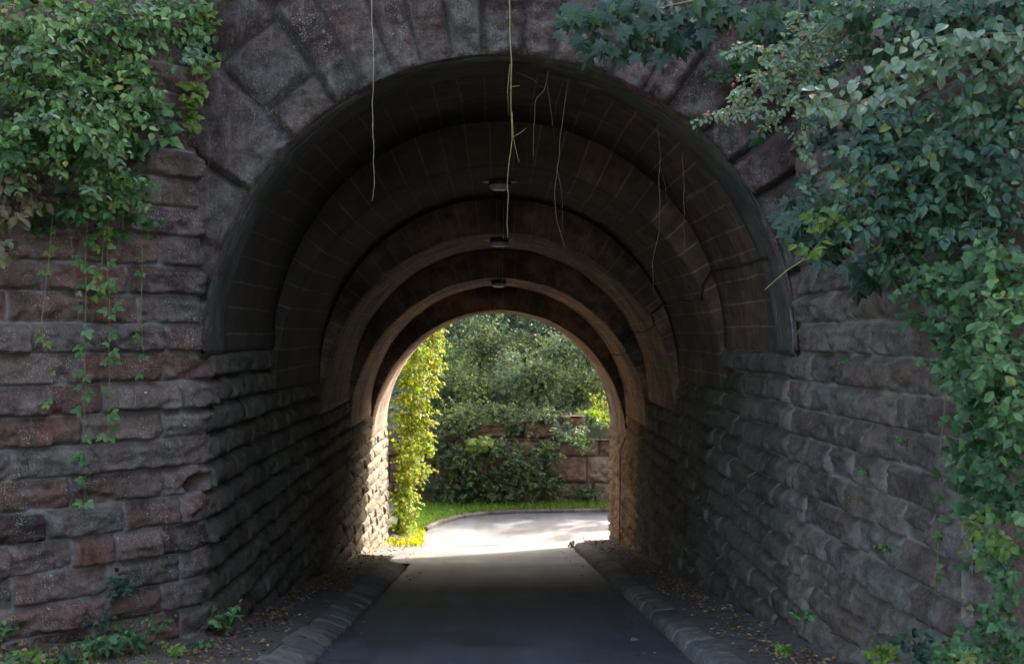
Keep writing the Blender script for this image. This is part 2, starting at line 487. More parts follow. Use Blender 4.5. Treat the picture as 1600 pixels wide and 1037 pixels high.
HILL0 = 43.7
def ground_f(X, Y):
    z = road_z(Y) - 0.14
    n = fbm(X * .35, Y * .35, X * 0, 4)
    # right-hand bank beside the camera
    edge = 3.55 + 0.05 * (13 - Y)
    rise = np.clip((X - edge) / 2.6, 0, 2.2)
    bank = rise * 3.4 + 0.25 * n * (rise > 0)
    w = (Y < 12.9)
    z = np.where(w, z + np.maximum(bank, 0), z)
    # hillside beyond the far road
    h = -1.75 + (Y - HILL0) * 0.2 + np.clip(Y - 60, 0, 60) * 0.35
    h = np.minimum(h, 22) + 0.35 * n
    z = np.where(Y > HILL0, np.maximum(h, z), z)
    # left verge beyond the far portal
    lv = np.clip((-2.2 - X) / 4.0, 0, 3) * 1.2
    z = np.where((Y > 35.2) & (Y < HILL0) & (X < -2.2), z + 0.16 + lv, z)
    return z
sheet("ground", spans((-300, -40, 40), (-40, -8, 2), (-8, 10, .3), (10, 40, 2), (40, 300, 40)),
      spans((-60, -10, 5), (-10, 4, 1), (4, 13, .3), (13, 34, 1.5), (34, 64, .4), (64, 120, 4), (120, 500, 60)), ground_f, M['forest_floor'])

# the road: straight down through the underpass, then a wide bend to the right
mb = MB()
ys = spans((-30, 4, 2), (4, 27, .35))
n = len(ys)
xs = np.linspace(-1, 1, 9)
V = []
for y in ys:
    for t in xs:
        V.append((0.04 + 1.9 * t, y, float(road_z(y)) + 0.012 * (1 - t * t)))
mb.add(V, grid_faces(n, 9))
far_out = [(-3.2, 27.02), (-3.1, 31), (-2.75, 34.8), (-2.35, 36.6), (-2.1, 38.2), (-1.72, 39.7), (-1.15, 40.9), (-0.35, 41.7), (0.8, 42.1), (3.0, 42.35), (6, 42.4), (10, 41.6), (15, 39.8), (22, 36.8)]
far_in = [(3.0, 27.02), (2.9, 31), (2.35, 33.2), (2.5, 34.6), (2.9, 35.6), (3.5, 36.1), (4.1, 36.4), (4.8, 36.6), (5.6, 36.8), (6.8, 36.9), (8, 36.9), (11, 36.2), (15.5, 34.8), (20.5, 32.6)]
V = []
for a, b_ in zip(far_out, far_in):
    for t in np.linspace(0, 1, 12):
        x = a[0] + (b_[0] - a[0]) * t; y = a[1] + (b_[1] - a[1]) * t
        V.append((x, y, float(road_z(y)) + 0.004))
mb.add(V, grid_faces(len(far_out), 12))
tag(mb.build("road", M['asphalt']), kind='structure')

def walkway(name, x0, x1, y0, y1):
    ys = spans((y0, y1, .3))
    xs = np.linspace(x0, x1, 7)
    X, Y = np.meshgrid(xs, ys, indexing='ij')
    Z = walk_z(Y) + 0.035 * fbm(X * 1.5, Y * 1.5, X * 0, 4) + 0.05 * sstep(2.6, 3.2, np.abs(X)) + 0.004
    mb = MB(); mb.add(np.stack([X, Y, Z], -1).reshape(-1, 3), grid_faces(len(xs), len(ys)))
    return tag(mb.build(name, M['path']), kind='structure')
walkway("path", -3.25, -2.2, 4, 27.3)
walkway("path", 2.2, 3.25, 4, 33.6)
# soil apron at the foot of the left wing wall
mb = MB()
xs = np.linspace(-7, -3.1, 14); ys = spans((5, 13.2, .3))
X, Y = np.meshgrid(xs, ys, indexing='ij')
Z = walk_z(Y) + 0.06 * fbm(X * 1.2, Y * 1.2, X * 0, 4) + 0.12 * np.clip(-3.1 - X, 0, 3)
mb.add(np.stack([X, Y, Z], -1).reshape(-1, 3), grid_faces(len(xs), len(ys)))
tag(mb.build("verge", M['soil']), kind='structure')

# ------------------------------------------------------------------ masonry
def stone_cells(mb, cells, P, res=0.035, rough=0.03, proud=(0.02, 0.07), rec=0.035, gap=0.012, seed=0, wt=0.075, wb=0.022,
                dents=(), tone=None, warp=0.018, sidew=0.03, fu=4.0, tilt=1.0, grain=0.008, lime=None):
    """rock-faced blocks: every cell reaches to the mortar line, so neighbours close up"""
    lr = random.Random(seed)
    for c in cells:
        u0, u1, v0, v1 = c
        nu = max(4, int((u1 - u0) / res) + 1); nv = max(5, int((v1 - v0) / res) + 2)
        U, Vv = np.meshgrid(np.linspace(u0, u1, nu), np.linspace(v0, v1, nv), indexing='ij')
        k = lr.random() * 50
        jit = 0.019 * fbm(U * 5 + k, Vv * 5, U * 0 + seed, 4)
        es = np.minimum(U - u0, u1 - U) + jit
        eb = Vv - v0 + jit * 1.3
        et = v1 - Vv + jit
        prof = sstep(gap, gap + sidew, es) * sstep(gap, gap + wb, eb) * sstep(gap, gap + wt, et)
        p = lr.uniform(*proud)
        tu, tv = lr.uniform(-.02, .02) * tilt, lr.uniform(0.0, .03)
        uu = (U - u0) / (u1 - u0) - .5; vv = (Vv - v0) / (v1 - v0) - .5
        rk = fbm(U * fu + k, Vv * 7 + k, U * 0 + seed + k, 5, .6)
        ridge = -np.abs(fbm(U * fu * .6 + k * 2, Vv * 4.5, U * 0 + k, 3))
        brk = sstep(.05, .3, fbm(U * 2.6 + k, Vv * 4 + k * 3, U * 0 + 7, 3)) * (0.5 - vv)      # chunks spalled off towards the foot of the stone
        d = prof * (p + rec + tu * uu * 2 - tv * vv * 2 + rough * rk + rough * 1.3 * ridge - rough * 1.1 * brk) - rec
        d += 0.008 * (1 - 4 * vv * vv) * prof
        d += prof * grain * (fbm(U * 17 + k, Vv * 21, U * 0 + k, 4, .65) - 1.2 * np.abs(fbm(U * 9 + k, Vv * 12 + k, U * 0 + 1.7, 3)))
        for du, dv, ru, rv, dd in dents:
            q = np.sqrt(((U - du) / ru) ** 2 + ((Vv - dv) / rv) ** 2) + 0.35 * fbm(U * 9, Vv * 9, U * 0 + 3.3, 3)
            d -= dd * (1 - sstep(.6, 1.05, q))
        mo = 1 - sstep(gap * .6, gap + .018, np.minimum(np.minimum(es, eb * 1.4), et))
        V2 = Vv + warp * fbm(U * .9, Vv * .9, U * 0 + seed, 2)
        pts = P(U.ravel(), V2.ravel(), d.ravel())
        tn = (tone(lr) if tone else lr.random())
        ex = {} if lime is None else dict(lime=lime(U.ravel(), Vv.ravel()))
        mb.add(pts, grid_faces(nu, nv), tone=np.full(U.size, tn), mortar=mo.ravel(), **ex)

def row_cells(u0, u1, v0, v1, lr, wmin=0.42, wmax=1.0, start=None):
    out = []; u = u0
    while u < u1 - 1e-4:
        w = lr.uniform(wmin, wmax)
        e = u + w
        if u1 - e < wmin * .8: e = u1
        out.append((u, e, v0, v1)); u = e
    return out

def corner_path(cx, cy, d_in, d_out, side, r=0.16):
    """plan curve: along d_in to the corner, rounded, then along d_out; u = 0 at the corner.  side=+1 if the normal is to the right of travel"""
    d_in = np.array(d_in, float); d_out = np.array(d_out, float)
    d_in /= np.linalg.norm(d_in); d_out /= np.linalg.norm(d_out)
    C = np.array([cx, cy], float)
    n_in = np.array([d_in[1], -d_in[0]]) * side
    n_out = np.array([d_out[1], -d_out[0]]) * side
    def P(u, v, d):
        w = sstep(-r, r, u)[:, None]
        straight = np.where(u[:, None] < 0, C + u[:, None] * d_in, C + u[:, None] * d_out)
        cut = np.clip(1 - np.abs(u) / r, 0, 1)[:, None] ** 2 * r * .22
        nrm = n_in * (1 - w) + n_out * w
        nrm /= np.linalg.norm(nrm, axis=1)[:, None]
        xy = straight + nrm * (d[:, None] - cut)
        return np.column_stack([xy, v])
    return P

bridge = thing("stone_railway_bridge", "old red sandstone underpass with a stepped barrel vault and rock-faced side walls", "bridge", (0, 13.1, -1.5))

WL = np.array([-0.655, -0.756]); WR = np.array([0.048, -1.0])
PL = corner_path(-3.03, 13.1, (0, -1), WL, side=-1)     # travelling towards the camera, +x is on the left hand
PR = corner_path(3.03, 13.1, (0, -1), WR, side=1, r=0.12)
if PL(np.array([-5.0]), np.array([0.]), np.array([1.]))[0][0] < -3: PL = corner_path(-3.03, 13.1, (0, -1), WL, side=1)
if PR(np.array([-5.0]), np.array([0.]), np.array([1.]))[0][0] > 3: PR = corner_path(3.03, 13.1, (0, -1), WR, side=-1, r=0.12)

M['wall_in_left'] = stone_mat("sandstone_abutment_shaded", [(c[0]*.9, c[1]*.92, c[2]*.82) for c in GREY_TONES], speckle=0.05, grey=0.2, moss=0.6, streak=0.08, mortar=(.13, .12, .10))  # shade on the left inner wall put into the colour, joints darkened too
def wall_side(P, wing_len, seed, mat_in, mat_wing, dents, wing_top, fu, wmin, wmax):
    lr = random.Random(seed)
    inn, wing, tan = MB(), MB(), MB()
    ci, cw = [], []
    for k in range(0, 20):
        v1 = SPR[0] - CH * k; v0 = v1 - CH
        ring = min(k // 2, 4)
        y_end = YB[ring + 1]
        y_start = 13.1
        if v1 < -1.6: y_start = max(13.1, -v1 / 0.1125 - 1.2)
        if y_start >= 34.4: continue
        ustart = 0.0
        if y_start <= 13.1: ustart = -0.42 if k % 2 else -0.2
        else: ustart = 13.1 - y_start
        ci += row_cells(13.1 - y_end, ustart, v0, v1, lr, wmin * 1.2, max(wmax * 1.1, 1.0))
        if y_start <= 13.1:
            q = 0.28 if k % 2 else 0.5
            cw.append((ustart, q, v0, v1))
            cw += row_cells(q, wing_len, v0, v1, lr, wmin, wmax)
    for k in range(1, int((wing_top - SPR[0]) / CH) + 1):
        v0 = SPR[0] + CH * (k - 1); v1 = v0 + CH
        cw += row_cells(-0.02, wing_len, v0, v1, lr, wmin, wmax)
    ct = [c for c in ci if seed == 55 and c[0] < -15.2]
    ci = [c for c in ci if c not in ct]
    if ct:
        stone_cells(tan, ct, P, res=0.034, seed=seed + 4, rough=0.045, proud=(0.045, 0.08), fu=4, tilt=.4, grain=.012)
        tan.build("abutment_wall", M['wall_bounce'], bridge)["label"] = "rough stone tinted with warm bounce light at the far right end of the tunnel wall"
    stone_cells(inn, ci, P, res=0.034, seed=seed, rough=0.034, proud=(0.045, 0.075), fu=fu * .7, tilt=.4, grain=.01)
    stone_cells(wing, cw, P, res=0.022, seed=seed + 1, rough=0.05, proud=(0.01, 0.065), dents=dents, fu=fu, rec=.03, gap=.009, wt=.075, wb=.013, sidew=.02, grain=.018)
    o1 = inn.build("abutment_wall", mat_in, bridge)
    o2 = wing.build("wing_wall", mat_wing, bridge)
    return o1, o2
dentL = [(0.05, SPR[0] - CH * 4.62, 0.19, 0.12, 0.22)]
wall_side(PL, 3.4, 21, M['wall_in_left'], M['wall'], dentL, 5.3, 3.6, .42, 1.0)[1]["label"] = "speckled splayed wing wall with hanging vine strands"
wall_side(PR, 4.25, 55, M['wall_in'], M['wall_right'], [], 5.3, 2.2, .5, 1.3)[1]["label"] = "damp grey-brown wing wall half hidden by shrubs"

# squared free end of the right wing
lr = random.Random(91); mb = MB(); cells = []
pe = np.array([3.03, 13.1]) + WR / np.linalg.norm(WR) * 4.23
Pe = lambda u, v, d: np.column_stack([pe[0] - .03 + u, pe[1] - d, v])
for k in range(-13, 11):
    v1 = SPR[0] - CH * k
    cells.append((0, lr.uniform(.30, .55), v1 - CH, v1))
stone_cells(mb, cells, Pe, res=.026, seed=92, rough=.05, proud=(.02, .07), grain=.016, sidew=.03)
mb.build("wing_end", M['wall_right'], bridge)
# voussoirs of the near arch
ANG = [0, 7.5, 15, 22.5, 31, 39, 47, 55.6, 61.4, 68.2, 73.9, 79.8, 85.8, 93.5, 99.3, 105.5, 111, 117.6, 124, 134.7, 147.8, 160, 170, 180]
def P_arch(u, v, d):       # u = angle * R (from the right spring), v = radius
    a = u / R
    rr = v + 0.02 * fbm(u * 2, v * 2, u * 0 + 4, 2)
    return np.column_stack([np.cos(a) * rr, 13.1 - d, SPR[0] + np.sin(a) * rr])
mb = MB()
lr = random.Random(5)
cells, upper = [], []
for i in range(len(ANG) - 1):
    a0, a1 = math.radians(ANG[i]) * R, math.radians(ANG[i + 1]) * R
    ro = R + lr.uniform(1.0, 1.45)
    if 118 < ANG[i] < 140:                  # a split stone at the left haunch
        cells.append((a0, a1, R, R + 0.42)); cells.append((a0, a1, R + 0.42, ro)) if ANG[i] < 130 else cells.append((a0, a1, R + .42, ro))
        if ANG[i] > 130: cells = cells[:-2] + [(a0, a1, R, ro)]
    else:
        cells.append((a0, a1, R, ro))
    upper.append((a0, a1, ro, ro + lr.uniform(.7, .9)))
    upper.append((a0, a1, upper[-1][3], 6.4))
stone_cells(mb, cells + upper, P_arch, res=0.03, seed=9, rough=0.065, proud=(0.0, 0.12), rec=0.06, gap=0.010, wt=0.05, wb=0.05, sidew=0.05, warp=0.0, fu=2.6, grain=.016, lime=lambda u, v: np.clip(1.15 - (v - R) / .5, 0, 1) * (np.abs(u - 4.71) < 3.4))
# underside of the voussoirs
a = np.linspace(0, math.pi, 120)
yy = np.array([13.05, 13.12, 13.3])
rr = np.array([3.03, 3.0, 3.0])
V = [(math.cos(t) * r_, y_, SPR[0] + math.sin(t) * r_) for t in a for y_, r_ in zip(yy, rr)]
mb.add(V, grid_faces(120, 3), tone=np.full(360, .4), mortar=np.zeros(360), lime=np.zeros(360))
mb.build("arch_face", M['vous'], bridge)

def arc_xz(t, rad):
    if t < 0: return rad + min(.11, -t * 2.5), t * R
    if t > math.pi: return -rad - min(.11, (t - math.pi) * 2.5), (math.pi - t) * R
    return math.cos(t) * rad, math.sin(t) * rad
LEG = np.array([-.08, -.04, -.012])
# rendered lip just inside the near arch
mb = MB()
a = np.concatenate([LEG, np.linspace(0, math.pi, 254), math.pi - LEG[::-1]])
prof = [(13.08, 3.01), (13.12, 2.985), (13.25, 2.97), (13.5, 2.968), (13.72, 2.972), (13.86, 2.975), (13.90, 3.01)]
V, U = [], []
for t in a:
    for y_, r_ in prof:
        wv = 0.022 * fbm(np.array([t * 9.]), np.array([y_ * 3.]), np.array([0.]), 4, .65)[0] + (0.012 if math.sin(t * 17 + 2 * math.sin(t * 5)) > .55 else 0)
        px_, pz_ = arc_xz(t, r_ + wv); V.append((px_, y_ + 2 * wv, SPR[0] + pz_)); U.append((y_, t * R, 0))
mb.add(V, grid_faces(260, len(prof)), uvp=U)
mb.build("arch_lip", M['lip'], bridge)

# the five rings of the barrel, each stepped down with the slope
for i in range(5):
    mb = MB()
    y0, y1 = YB[i], YB[i + 1]
    if i == 0: y0 = 13.3
    z0 = SPR[i]
    na = 146
    a = np.concatenate([LEG, np.linspace(0, math.pi, 140), math.pi - LEG[::-1]])
    bev = 0.03
    prof = [(y0 + 0.0, R + 0.75, -0.3), (y0, R + 0.3, -0.15), (y0, R + bev, -0.05), (y0 + bev * .3, R + bev * .3, -.01), (y0 + bev, R, 0.03)]
    for yy in np.linspace(y0 + .3, y1 - .05, 10): prof.append((yy, R, yy - y0))
    prof += [(y1 - 0.004, R + .03, y1 - y0), (y1 - 0.004, R + .75, y1 - y0)]
    V, U = [], []
    for t in a:
        for (yy, rr_, dd) in prof:
            w = 0.010 * vnoise(np.array([t * 9.]), np.array([yy * 1.7]), np.array([i * 3.]))[0]
            px_, pz_ = arc_xz(t, rr_ + w); V.append((px_, yy, z0 + pz_))
            U.append((0.40 + (dd if dd > 0 else dd * .2), t * R + 0.07 * i, i))
    mb.add(V, grid_faces(na, len(prof)), uvp=U)
    o = mb.build("arch_ring", M['ash_front'] if i < 2 else M['ash_red_lit'], bridge)

# spandrel and jambs of the far portal
mb = MB()
V, U = [], []
z0 = SPR[4]
pr = [R + .02, R + .5, R + 1.2, R + 2.2, R + 3.6]
path = [(x_, None) for x_ in ()]
cols = []
for z in np.linspace(-5.0, z0, 8)[:-1]: cols.append(('R', z))
for t in np.linspace(0, math.pi, 60): cols.append((t, z0))
for z in np.linspace(z0, -5.0, 8)[1:]: cols.append(('L', z))
for k, (t, z) in enumerate(cols):
    for r_ in pr:
        if t == 'R': V.append((r_, 34.52, z))
        elif t == 'L': V.append((-r_, 34.52, z))
        else: V.append((math.cos(t) * r_, 34.52, z0 + math.sin(t) * r_))
        U.append((r_, k * .16, 0))
mb.add(V, grid_faces(len(cols), len(pr)), uvp=U)
mb.build("far_face", M['ash_red_lit'], bridge)

# far wing walls
def straight(p0, d, flip):
    p0 = np.array(p0, float); d = np.array(d, float); d /= np.linalg.norm(d)
    n = np.array([d[1], -d[0]]) * flip
    return lambda u, v, dd: np.column_stack([p0 + u[:, None] * d + dd[:, None] * n, v])
lr = random.Random(77)
for p0, d, flip, L, lab in (((-3.03, 34.5), (-0.10, 1), 1, 5.2, "sunlit far wing wall hung with yellow-green ivy"), ((3.03, 34.5), (0.8, .6), -1, 3.5, None)):
    Pf = straight(p0, d, flip)
    cells = []
    for k in range(2, 20):
        v1 = SPR[0] - CH * k; cells += row_cells(0, L, v1 - CH, v1, lr, .34, .8)
    mb = MB(); stone_cells(mb, cells, Pf, res=0.05, seed=31 + int(L), rough=0.04, proud=(0.03, .085))
    o = mb.build("wing_wall", M['wall_in'], bridge)
    if lab: o["label"] = lab

# railway embankment carried by the bridge: one solid, bore left open; unseen top raised to keep sun off the near side
def emb_top(y):
    return np.interp(y, [13.36, 14.5, 17, 20, 28, 31, 34.4], [6.2, 7.2, 11, 13.2, 13.2, 8.5, 4.2])
mb = MB()
eys = [13.36, 14.5, 16, 18, 20, 24, 28, 30, 32, 34.4]
hole = [(3.95, -9.0), (3.95, 1.0)] + [(3.95 * math.cos(t), 1.0 + 3.95 * math.sin(t)) for t in np.linspace(0, math.pi, 25)[1:-1]] + [(-3.95, 1.0), (-3.95, -9.0)]
nh = len(hole)
outer_x = np.interp(np.arange(nh), [0, 6, nh // 2, nh - 7, nh - 1], [60, 30, 0, -30, -60])
rings = []
V = []
for y in eys:
    for j, (hx, hz) in enumerate(hole): V.append((hx, y, hz if y < 33 else min(hz, 3.4 + 0 * hz)))
    for j in range(nh):
        ox = outer_x[j]
        z = float(emb_top(y)) + 0.3 * math.sin(ox * .7 + y)
        if abs(ox) > 30: z -= (abs(ox) - 30) * .45
        V.append((ox, y, z))
F = []
W = 2 * nh
for k in range(len(eys) - 1):
    for j in range(nh - 1):
        b0 = k * W + j
        F.append((b0, b0 + 1, b0 + W + 1, b0 + W))
        b1 = b0 + nh
        F.append((b1, b1 + W, b1 + W + 1, b1 + 1))
for k in (0, len(eys) - 1):
    for j in range(nh - 1):
        b0 = k * W + j
        F.append((b0, b0 + nh, b0 + nh + 1, b0 + 1))
mb.add(V, F)
tag(mb.build("embankment", M['soil'], smooth=False), kind='structure')
# earth behind the near wing walls
mb = MB()
for sgn, dvec, zt, L in ((-1, WL, 5.2, 3.4), (1, WR, 5.2, 4.25)):
    p0 = np.array([3.14 * sgn, 13.34]); d = dvec / np.linalg.norm(dvec)
    s = np.linspace(0, L, 8); V = []
    for q in s:
        p = p0 + d * q
        for k, (ox, oz) in enumerate(((0.05, -2), (.05, zt - .06), (.6, zt + .35), (2.2, zt + 1.2), (6, zt + 2.4), (14, zt + 2.5))):
            V.append((p[0] + sgn * ox, p[1], oz))
    for q, dx, hs in ((L + .03, .0, 1), (L + .35, .12, .8), (L + .8, .35, .5), (L + 1.5, .8, .28), (L + 2.6, 1.5, .05), (L + 4, 2.2, -.02)):
        p = p0 + d * q
        for k, (ox, oz) in enumerate(((0.05, -2), (.05, zt - .06), (.6, zt + .35), (2.2, zt + 1.2), (6, zt + 2.4), (14, zt + 2.5))):
            V.append((p[0] + sgn * (ox + dx), p[1] + .1 * math.sin(k * 2 + q * 3), -1.3 + (oz + 1.3) * (hs if k < 2 else max(hs, .12 * k)) if k else -2))
    mb.add(V, grid_faces(14, 6))
tag(mb.build("bank", M['earth']), kind='structure')

# kerbs
def kerb(name, pts, face, mat, seed, ln=(0.55, 0.95), res=.05):
    """pts: plan polyline of the foot; face: list of (offset from foot, height above road) profile, offset along the left normal"""
    pts = np.array(pts, float)
    seg = np.linalg.norm(np.diff(pts, axis=0), axis=1); cum = np.concatenate([[0], np.cumsum(seg)])
    fo = np.array(face, float); fl = np.concatenate([[0], np.cumsum(np.linalg.norm(np.diff(fo, axis=0), axis=1))])
    def P(u, v, d):
        x = np.interp(u, cum, pts[:, 0]); y = np.interp(u, cum, pts[:, 1])
        x2 = np.interp(u + .05, cum, pts[:, 0]); y2 = np.interp(u + .05, cum, pts[:, 1])
        x1 = np.interp(u - .05, cum, pts[:, 0]); y1 = np.interp(u - .05, cum, pts[:, 1])
        tx, ty = x2 - x1, y2 - y1; l = np.hypot(tx, ty) + 1e-9
        nx, ny = -ty / l, tx / l
        o = np.interp(v, fl, fo[:, 0]); h = np.interp(v, fl, fo[:, 1])
        return np.column_stack([x + nx * (o - d * .5), y + ny * (o - d * .5), road_z(y) + h + d * .9])
    lr = random.Random(seed); cells = row_cells(0, cum[-1], 0, fl[-1], lr, *ln)
    mb = MB()
    stone_cells(mb, cells, P, res=res, seed=seed, rough=0.008, proud=(0.0, 0.008), rec=0.012, gap=0.003, wt=.02, wb=.02, sidew=.012, warp=0, tilt=.2)
    return tag(mb.build(name, mat), kind='structure')
kerb("kerb", [(-1.84, 4), (-1.84, 25.4), (-1.98, 26.0), (-2.4, 26.4)], [(0, -.06), (0, .03), (.12, .10), (.33, .175), (.42, .165)], M['kerb'], 3)
kerb("kerb", [(2.6, 33.5), (2.2, 33.1), (1.95, 32.5), (1.9, 31.8), (1.9, 4)], [(0, -.06), (0, .05), (.05, .13), (.28, .175), (.40, .165)], M['kerb'], 4, ln=(.8, 1.2))
kerb("kerb", [(x_, y_) for x_, y_ in far_out[::-1] if y_ > 38 or x_ > 3][:11], [(0, -.06), (0, .15), (.04, .19), (.3, .19), (.32, .0)], M['kerb'], 5, ln=(.8, 1.1)) if False else None
kerb("kerb", [p for p in far_out[4:]], [(0, -.06), (0, .08), (.05, .115), (.18, .12), (.24, .02)], M['kerb_far'], 5, ln=(.75, 1.1))

# grass verge between the far kerb and the block wall
mb = MB()
vo = [(-4.5, 36.5), (-4.5, 38.2), (-4.2, 40), (-3.8, 42), (-3.0, 43.6), (0.8, 43.7), (3, 43.7), (6, 43.7), (10, 43.6), (15, 43)]
V = []
for p, q in zip([(x_ - .24, y_ + .1) for x_, y_ in far_out[3:13]], vo):
    for t in np.linspace(0, 1, 8):
        x = p[0] + (q[0] - p[0]) * t; y = p[1] + (q[1] - p[1]) * t
        V.append((x, y, float(road_z(y)) + .10 + .16 * t + .03 * math.sin(x * 3 + y * 2)))
mb.add(V, grid_faces(10, 8))
tag(mb.build("verge", M['turf']), kind='structure')
VERGE = (np.array([(x_ - .24, y_ + .1) for x_, y_ in far_out[3:13]]), np.array(vo))

# ------------------------------------------------------------------ retaining wall of quarry blocks
ret = thing("retaining_wall", "retaining wall of large mossy reddish quarry blocks behind the grass verge", "wall", (1, 43.4, -4.3))
Pw = straight((-6, 43.45), (1, 0.0), 1)
lr = random.Random(14)
mb = MB(); cells = []
for k, (h, x1) in enumerate(((0.92, 20), (0.9, 20), (0.6, 20))):
    z0 = -4.38 + sum((0.92, 0.9, .6, .8)[:k])
    cells += row_cells(0, x1, z0, z0 + h, lr, 0.9, 1.7)
for u0, u1, h in ((3.6, 4.7, .62), (5.0, 6.3, .5), (6.9, 8.1, .66), (8.1, 9.0, .82)): cells.append((u0, u1, -1.96, -1.96 + h))
def Pw2(u, v, d):
    p = Pw(u, v, d); p[:, 1] += 0.10 * (v + 4.38); return p
stone_cells(mb, cells, Pw2, res=0.05, seed=8, rough=0.09, grain=.02, proud=(0.0, .12), rec=.10, gap=0.02, wt=.08, wb=.06, sidew=.07, warp=.03)
# level top
for u0, u1, zt in ((0, 20, -1.97), (3.63, 4.67, -1.36), (5.03, 6.27, -1.48), (6.93, 8.07, -1.32), (8.13, 8.97, -1.16)):
    V = [(-6 + u, 43.45 + o, zt - .02) for u in np.linspace(u0, u1, 12) for o in (.12, .5, 1.2)]
    mb.add(V, grid_faces(12, 3), tone=np.full(36, .5), mortar=np.zeros(36))
mb.build("blockwork", M['block'], ret)

# ------------------------------------------------------------------ tunnel lamps and cables
def lathe(mb, prof, c, seg=24):
    V = [(c[0] + r_ * math.cos(t), c[1] + r_ * math.sin(t), c[2] + z_) for r_, z_ in prof for t in np.linspace(0, 2 * math.pi, seg, endpoint=False)]
    F = []
    for i in range(len(prof) - 1):
        for j in range(seg):
            k = (j + 1) % seg
            F.append((i * seg + j, i * seg + k, (i + 1) * seg + k, (i + 1) * seg + j))
    mb.add(V, F)
LAMPS = [(18.8, 1, "nearest and largest round ceiling lamp under the crown of the vault"),
         (22.6, 2, "middle round ceiling lamp on the crown, in front of the brown arch ring"),
         (26.6, 3, "farthest and smallest round ceiling lamp, above the pinkish inner arch")]
for y, ring, lab in LAMPS:
    zt = SPR[ring] + R - .01
    t = thing("ceiling_lamp", lab, "lamp", (0.0, y, zt), "ceiling lamps along the tunnel crown")
    mb = MB(); lathe(mb, [(0.0, 0.02), (0.15, 0.02), (0.165, 0.0), (0.165, -0.055), (0.158, -.062), (0.0, -.062)], (0, y, zt)); mb.build("housing", M['lamp_dark'], t)
    mb = MB(); lathe(mb, [(0.150, -0.062), (0.158, -.07), (0.156, -0.10), (0.135, -.125), (0.09, -.142), (0.0, -.148)], (0, y, zt)); mb.build("diffuser", M['lamp_ring'], t)
    for s in (-1, 1):
        mb = MB(); box(mb, (s * .2, y, zt - .02), (.09, .05, .025)); tube(mb, [(s * .17, y - .01, zt - .045), (s * .30, y - .01, zt - .025)], .006)
        mb.build("bracket", M['metal'], t, smooth=False)

def on_ring(i, y, deg, off=0.02):
    a = math.radians(deg); return (math.cos(a) * (R - off), y, SPR[i] + math.sin(a) * (R - off))
def arc_pts(i, y, d0, d1, off=0.02, n=12):
    return [on_ring(i, y, d, off) for d in np.linspace(d0, d1, n)]
# wire linking the lamps along the crown
mb = MB()
a0 = 88.6
pts = [on_ring(1, 18.9, a0), on_ring(1, 21.40, a0)] + [(0.07, 21.42, z) for z in np.linspace(SPR[1] + R - .05, SPR[2] + R - .03, 5)] + [on_ring(2, 21.5, a0), on_ring(2, 25.8, a0)] \
    + [(0.07, 25.82, z) for z in np.linspace(SPR[2] + R - .05, SPR[3] + R - .03, 5)] + [on_ring(3, 25.9, a0), on_ring(3, 26.6, a0)]
tube(mb, pts, .008)
tag(mb.build("lamp_wire", M['metal']), "thin wire running along the vault crown from lamp to lamp", "wire")
# supply cable along the right haunch
mb = MB()
pts = [on_ring(0, 13.25, 19.5, .08), on_ring(0, 13.95, 19.5), on_ring(0, 15, 19.2), on_ring(0, 17.0, 19.8)] + [(x_, 17.07, z_) for x_, _, z_ in [on_ring(1, 0, d_, -.02) for d_ in (27, 26)]] \
    + [on_ring(1, 17.15, 25), on_ring(1, 17.3, 24)] + [on_ring(1, y_, 24 + .5 * math.sin(y_ * 3)) for y_ in np.linspace(17.8, 21.3, 9)] \
    + [(x_, 21.42, z_) for x_, _, z_ in [on_ring(2, 0, 33, -.02), on_ring(2, 0, 31, -.01)]] + [on_ring(2, 21.5, 29), on_ring(2, 23.5, 26.5), on_ring(2, 25.8, 27)] \
    + [(x_, 25.82, z_) for x_, _, z_ in [on_ring(3, 0, 34, -.02), on_ring(3, 0, 31, -.01)]] + [on_ring(3, 25.95, 30), on_ring(3, 28, 28), on_ring(3, 30.15, 28)]
pts += [(x_, 30.16, z_) for x_, _, z_ in [on_ring(4, 0, d_, -.015) for d_ in (30, 24, 16, 8, 1)]]
pts += [(2.86, 30.1, SPR[4] - .3), (2.87, 30.2, SPR[4] - 1.2), (2.85, 30.1, SPR[4] - 2.0), (2.87, 30.2, SPR[4] - 2.5), (2.72, 30.0, walk_z(30) + .06)]
tube(mb, pts, .013, sides=6)
tag(mb.build("supply_cable", M['cable']), "black cable clipped along the right haunch of the vault and down to the pavement", "cable")
mb = MB()
tube(mb, arc_pts(4, 30.17, 88, 1, -.025, 30), .012)
tag(mb.build("lamp_wire", M['cable']), "dark wire curving down the last inner arch from the farthest lamp", "wire")

# ------------------------------------------------------------------ leaves
def tmpl_ovate():
    v = np.array([(0, 0, 0), (-.26, .22, .05), (-.33, .5, .06), (-.2, .78, .03), (0, 1.02, -.06), (.2, .78, .03), (.33, .5, .06), (.26, .22, .05), (0, .3, -.03), (0, .62, -.04)])
    f = [(0, 8, 1), (1, 8, 9, 2), (2, 9, 3), (3, 9, 4), (4, 9, 5), (5, 9, 6), (6, 9, 8, 7), (7, 8, 0)]
    return v, f
def tmpl_maple():
    o = [(0, 0), (-.18, .05), (-.42, -.08), (-.36, .14), (-.62, .30), (-.40, .40), (-.46, .66), (-.22, .60), (-.12, .78), (0, 1.05), (.12, .78), (.22, .60), (.46, .66), (.40, .40), (.62, .30), (.36, .14), (.42, -.08), (.18, .05)]
    v = [(x, y, -.28 * (x * x) - .10 * y * y + (.015 if i % 2 else -.01)) for i, (x, y) in enumerate(o)] + [(0, .35, .04)]
    c = len(o)
    return np.array(v), [(i, c, (i + 1) % c) for i in range(c)]
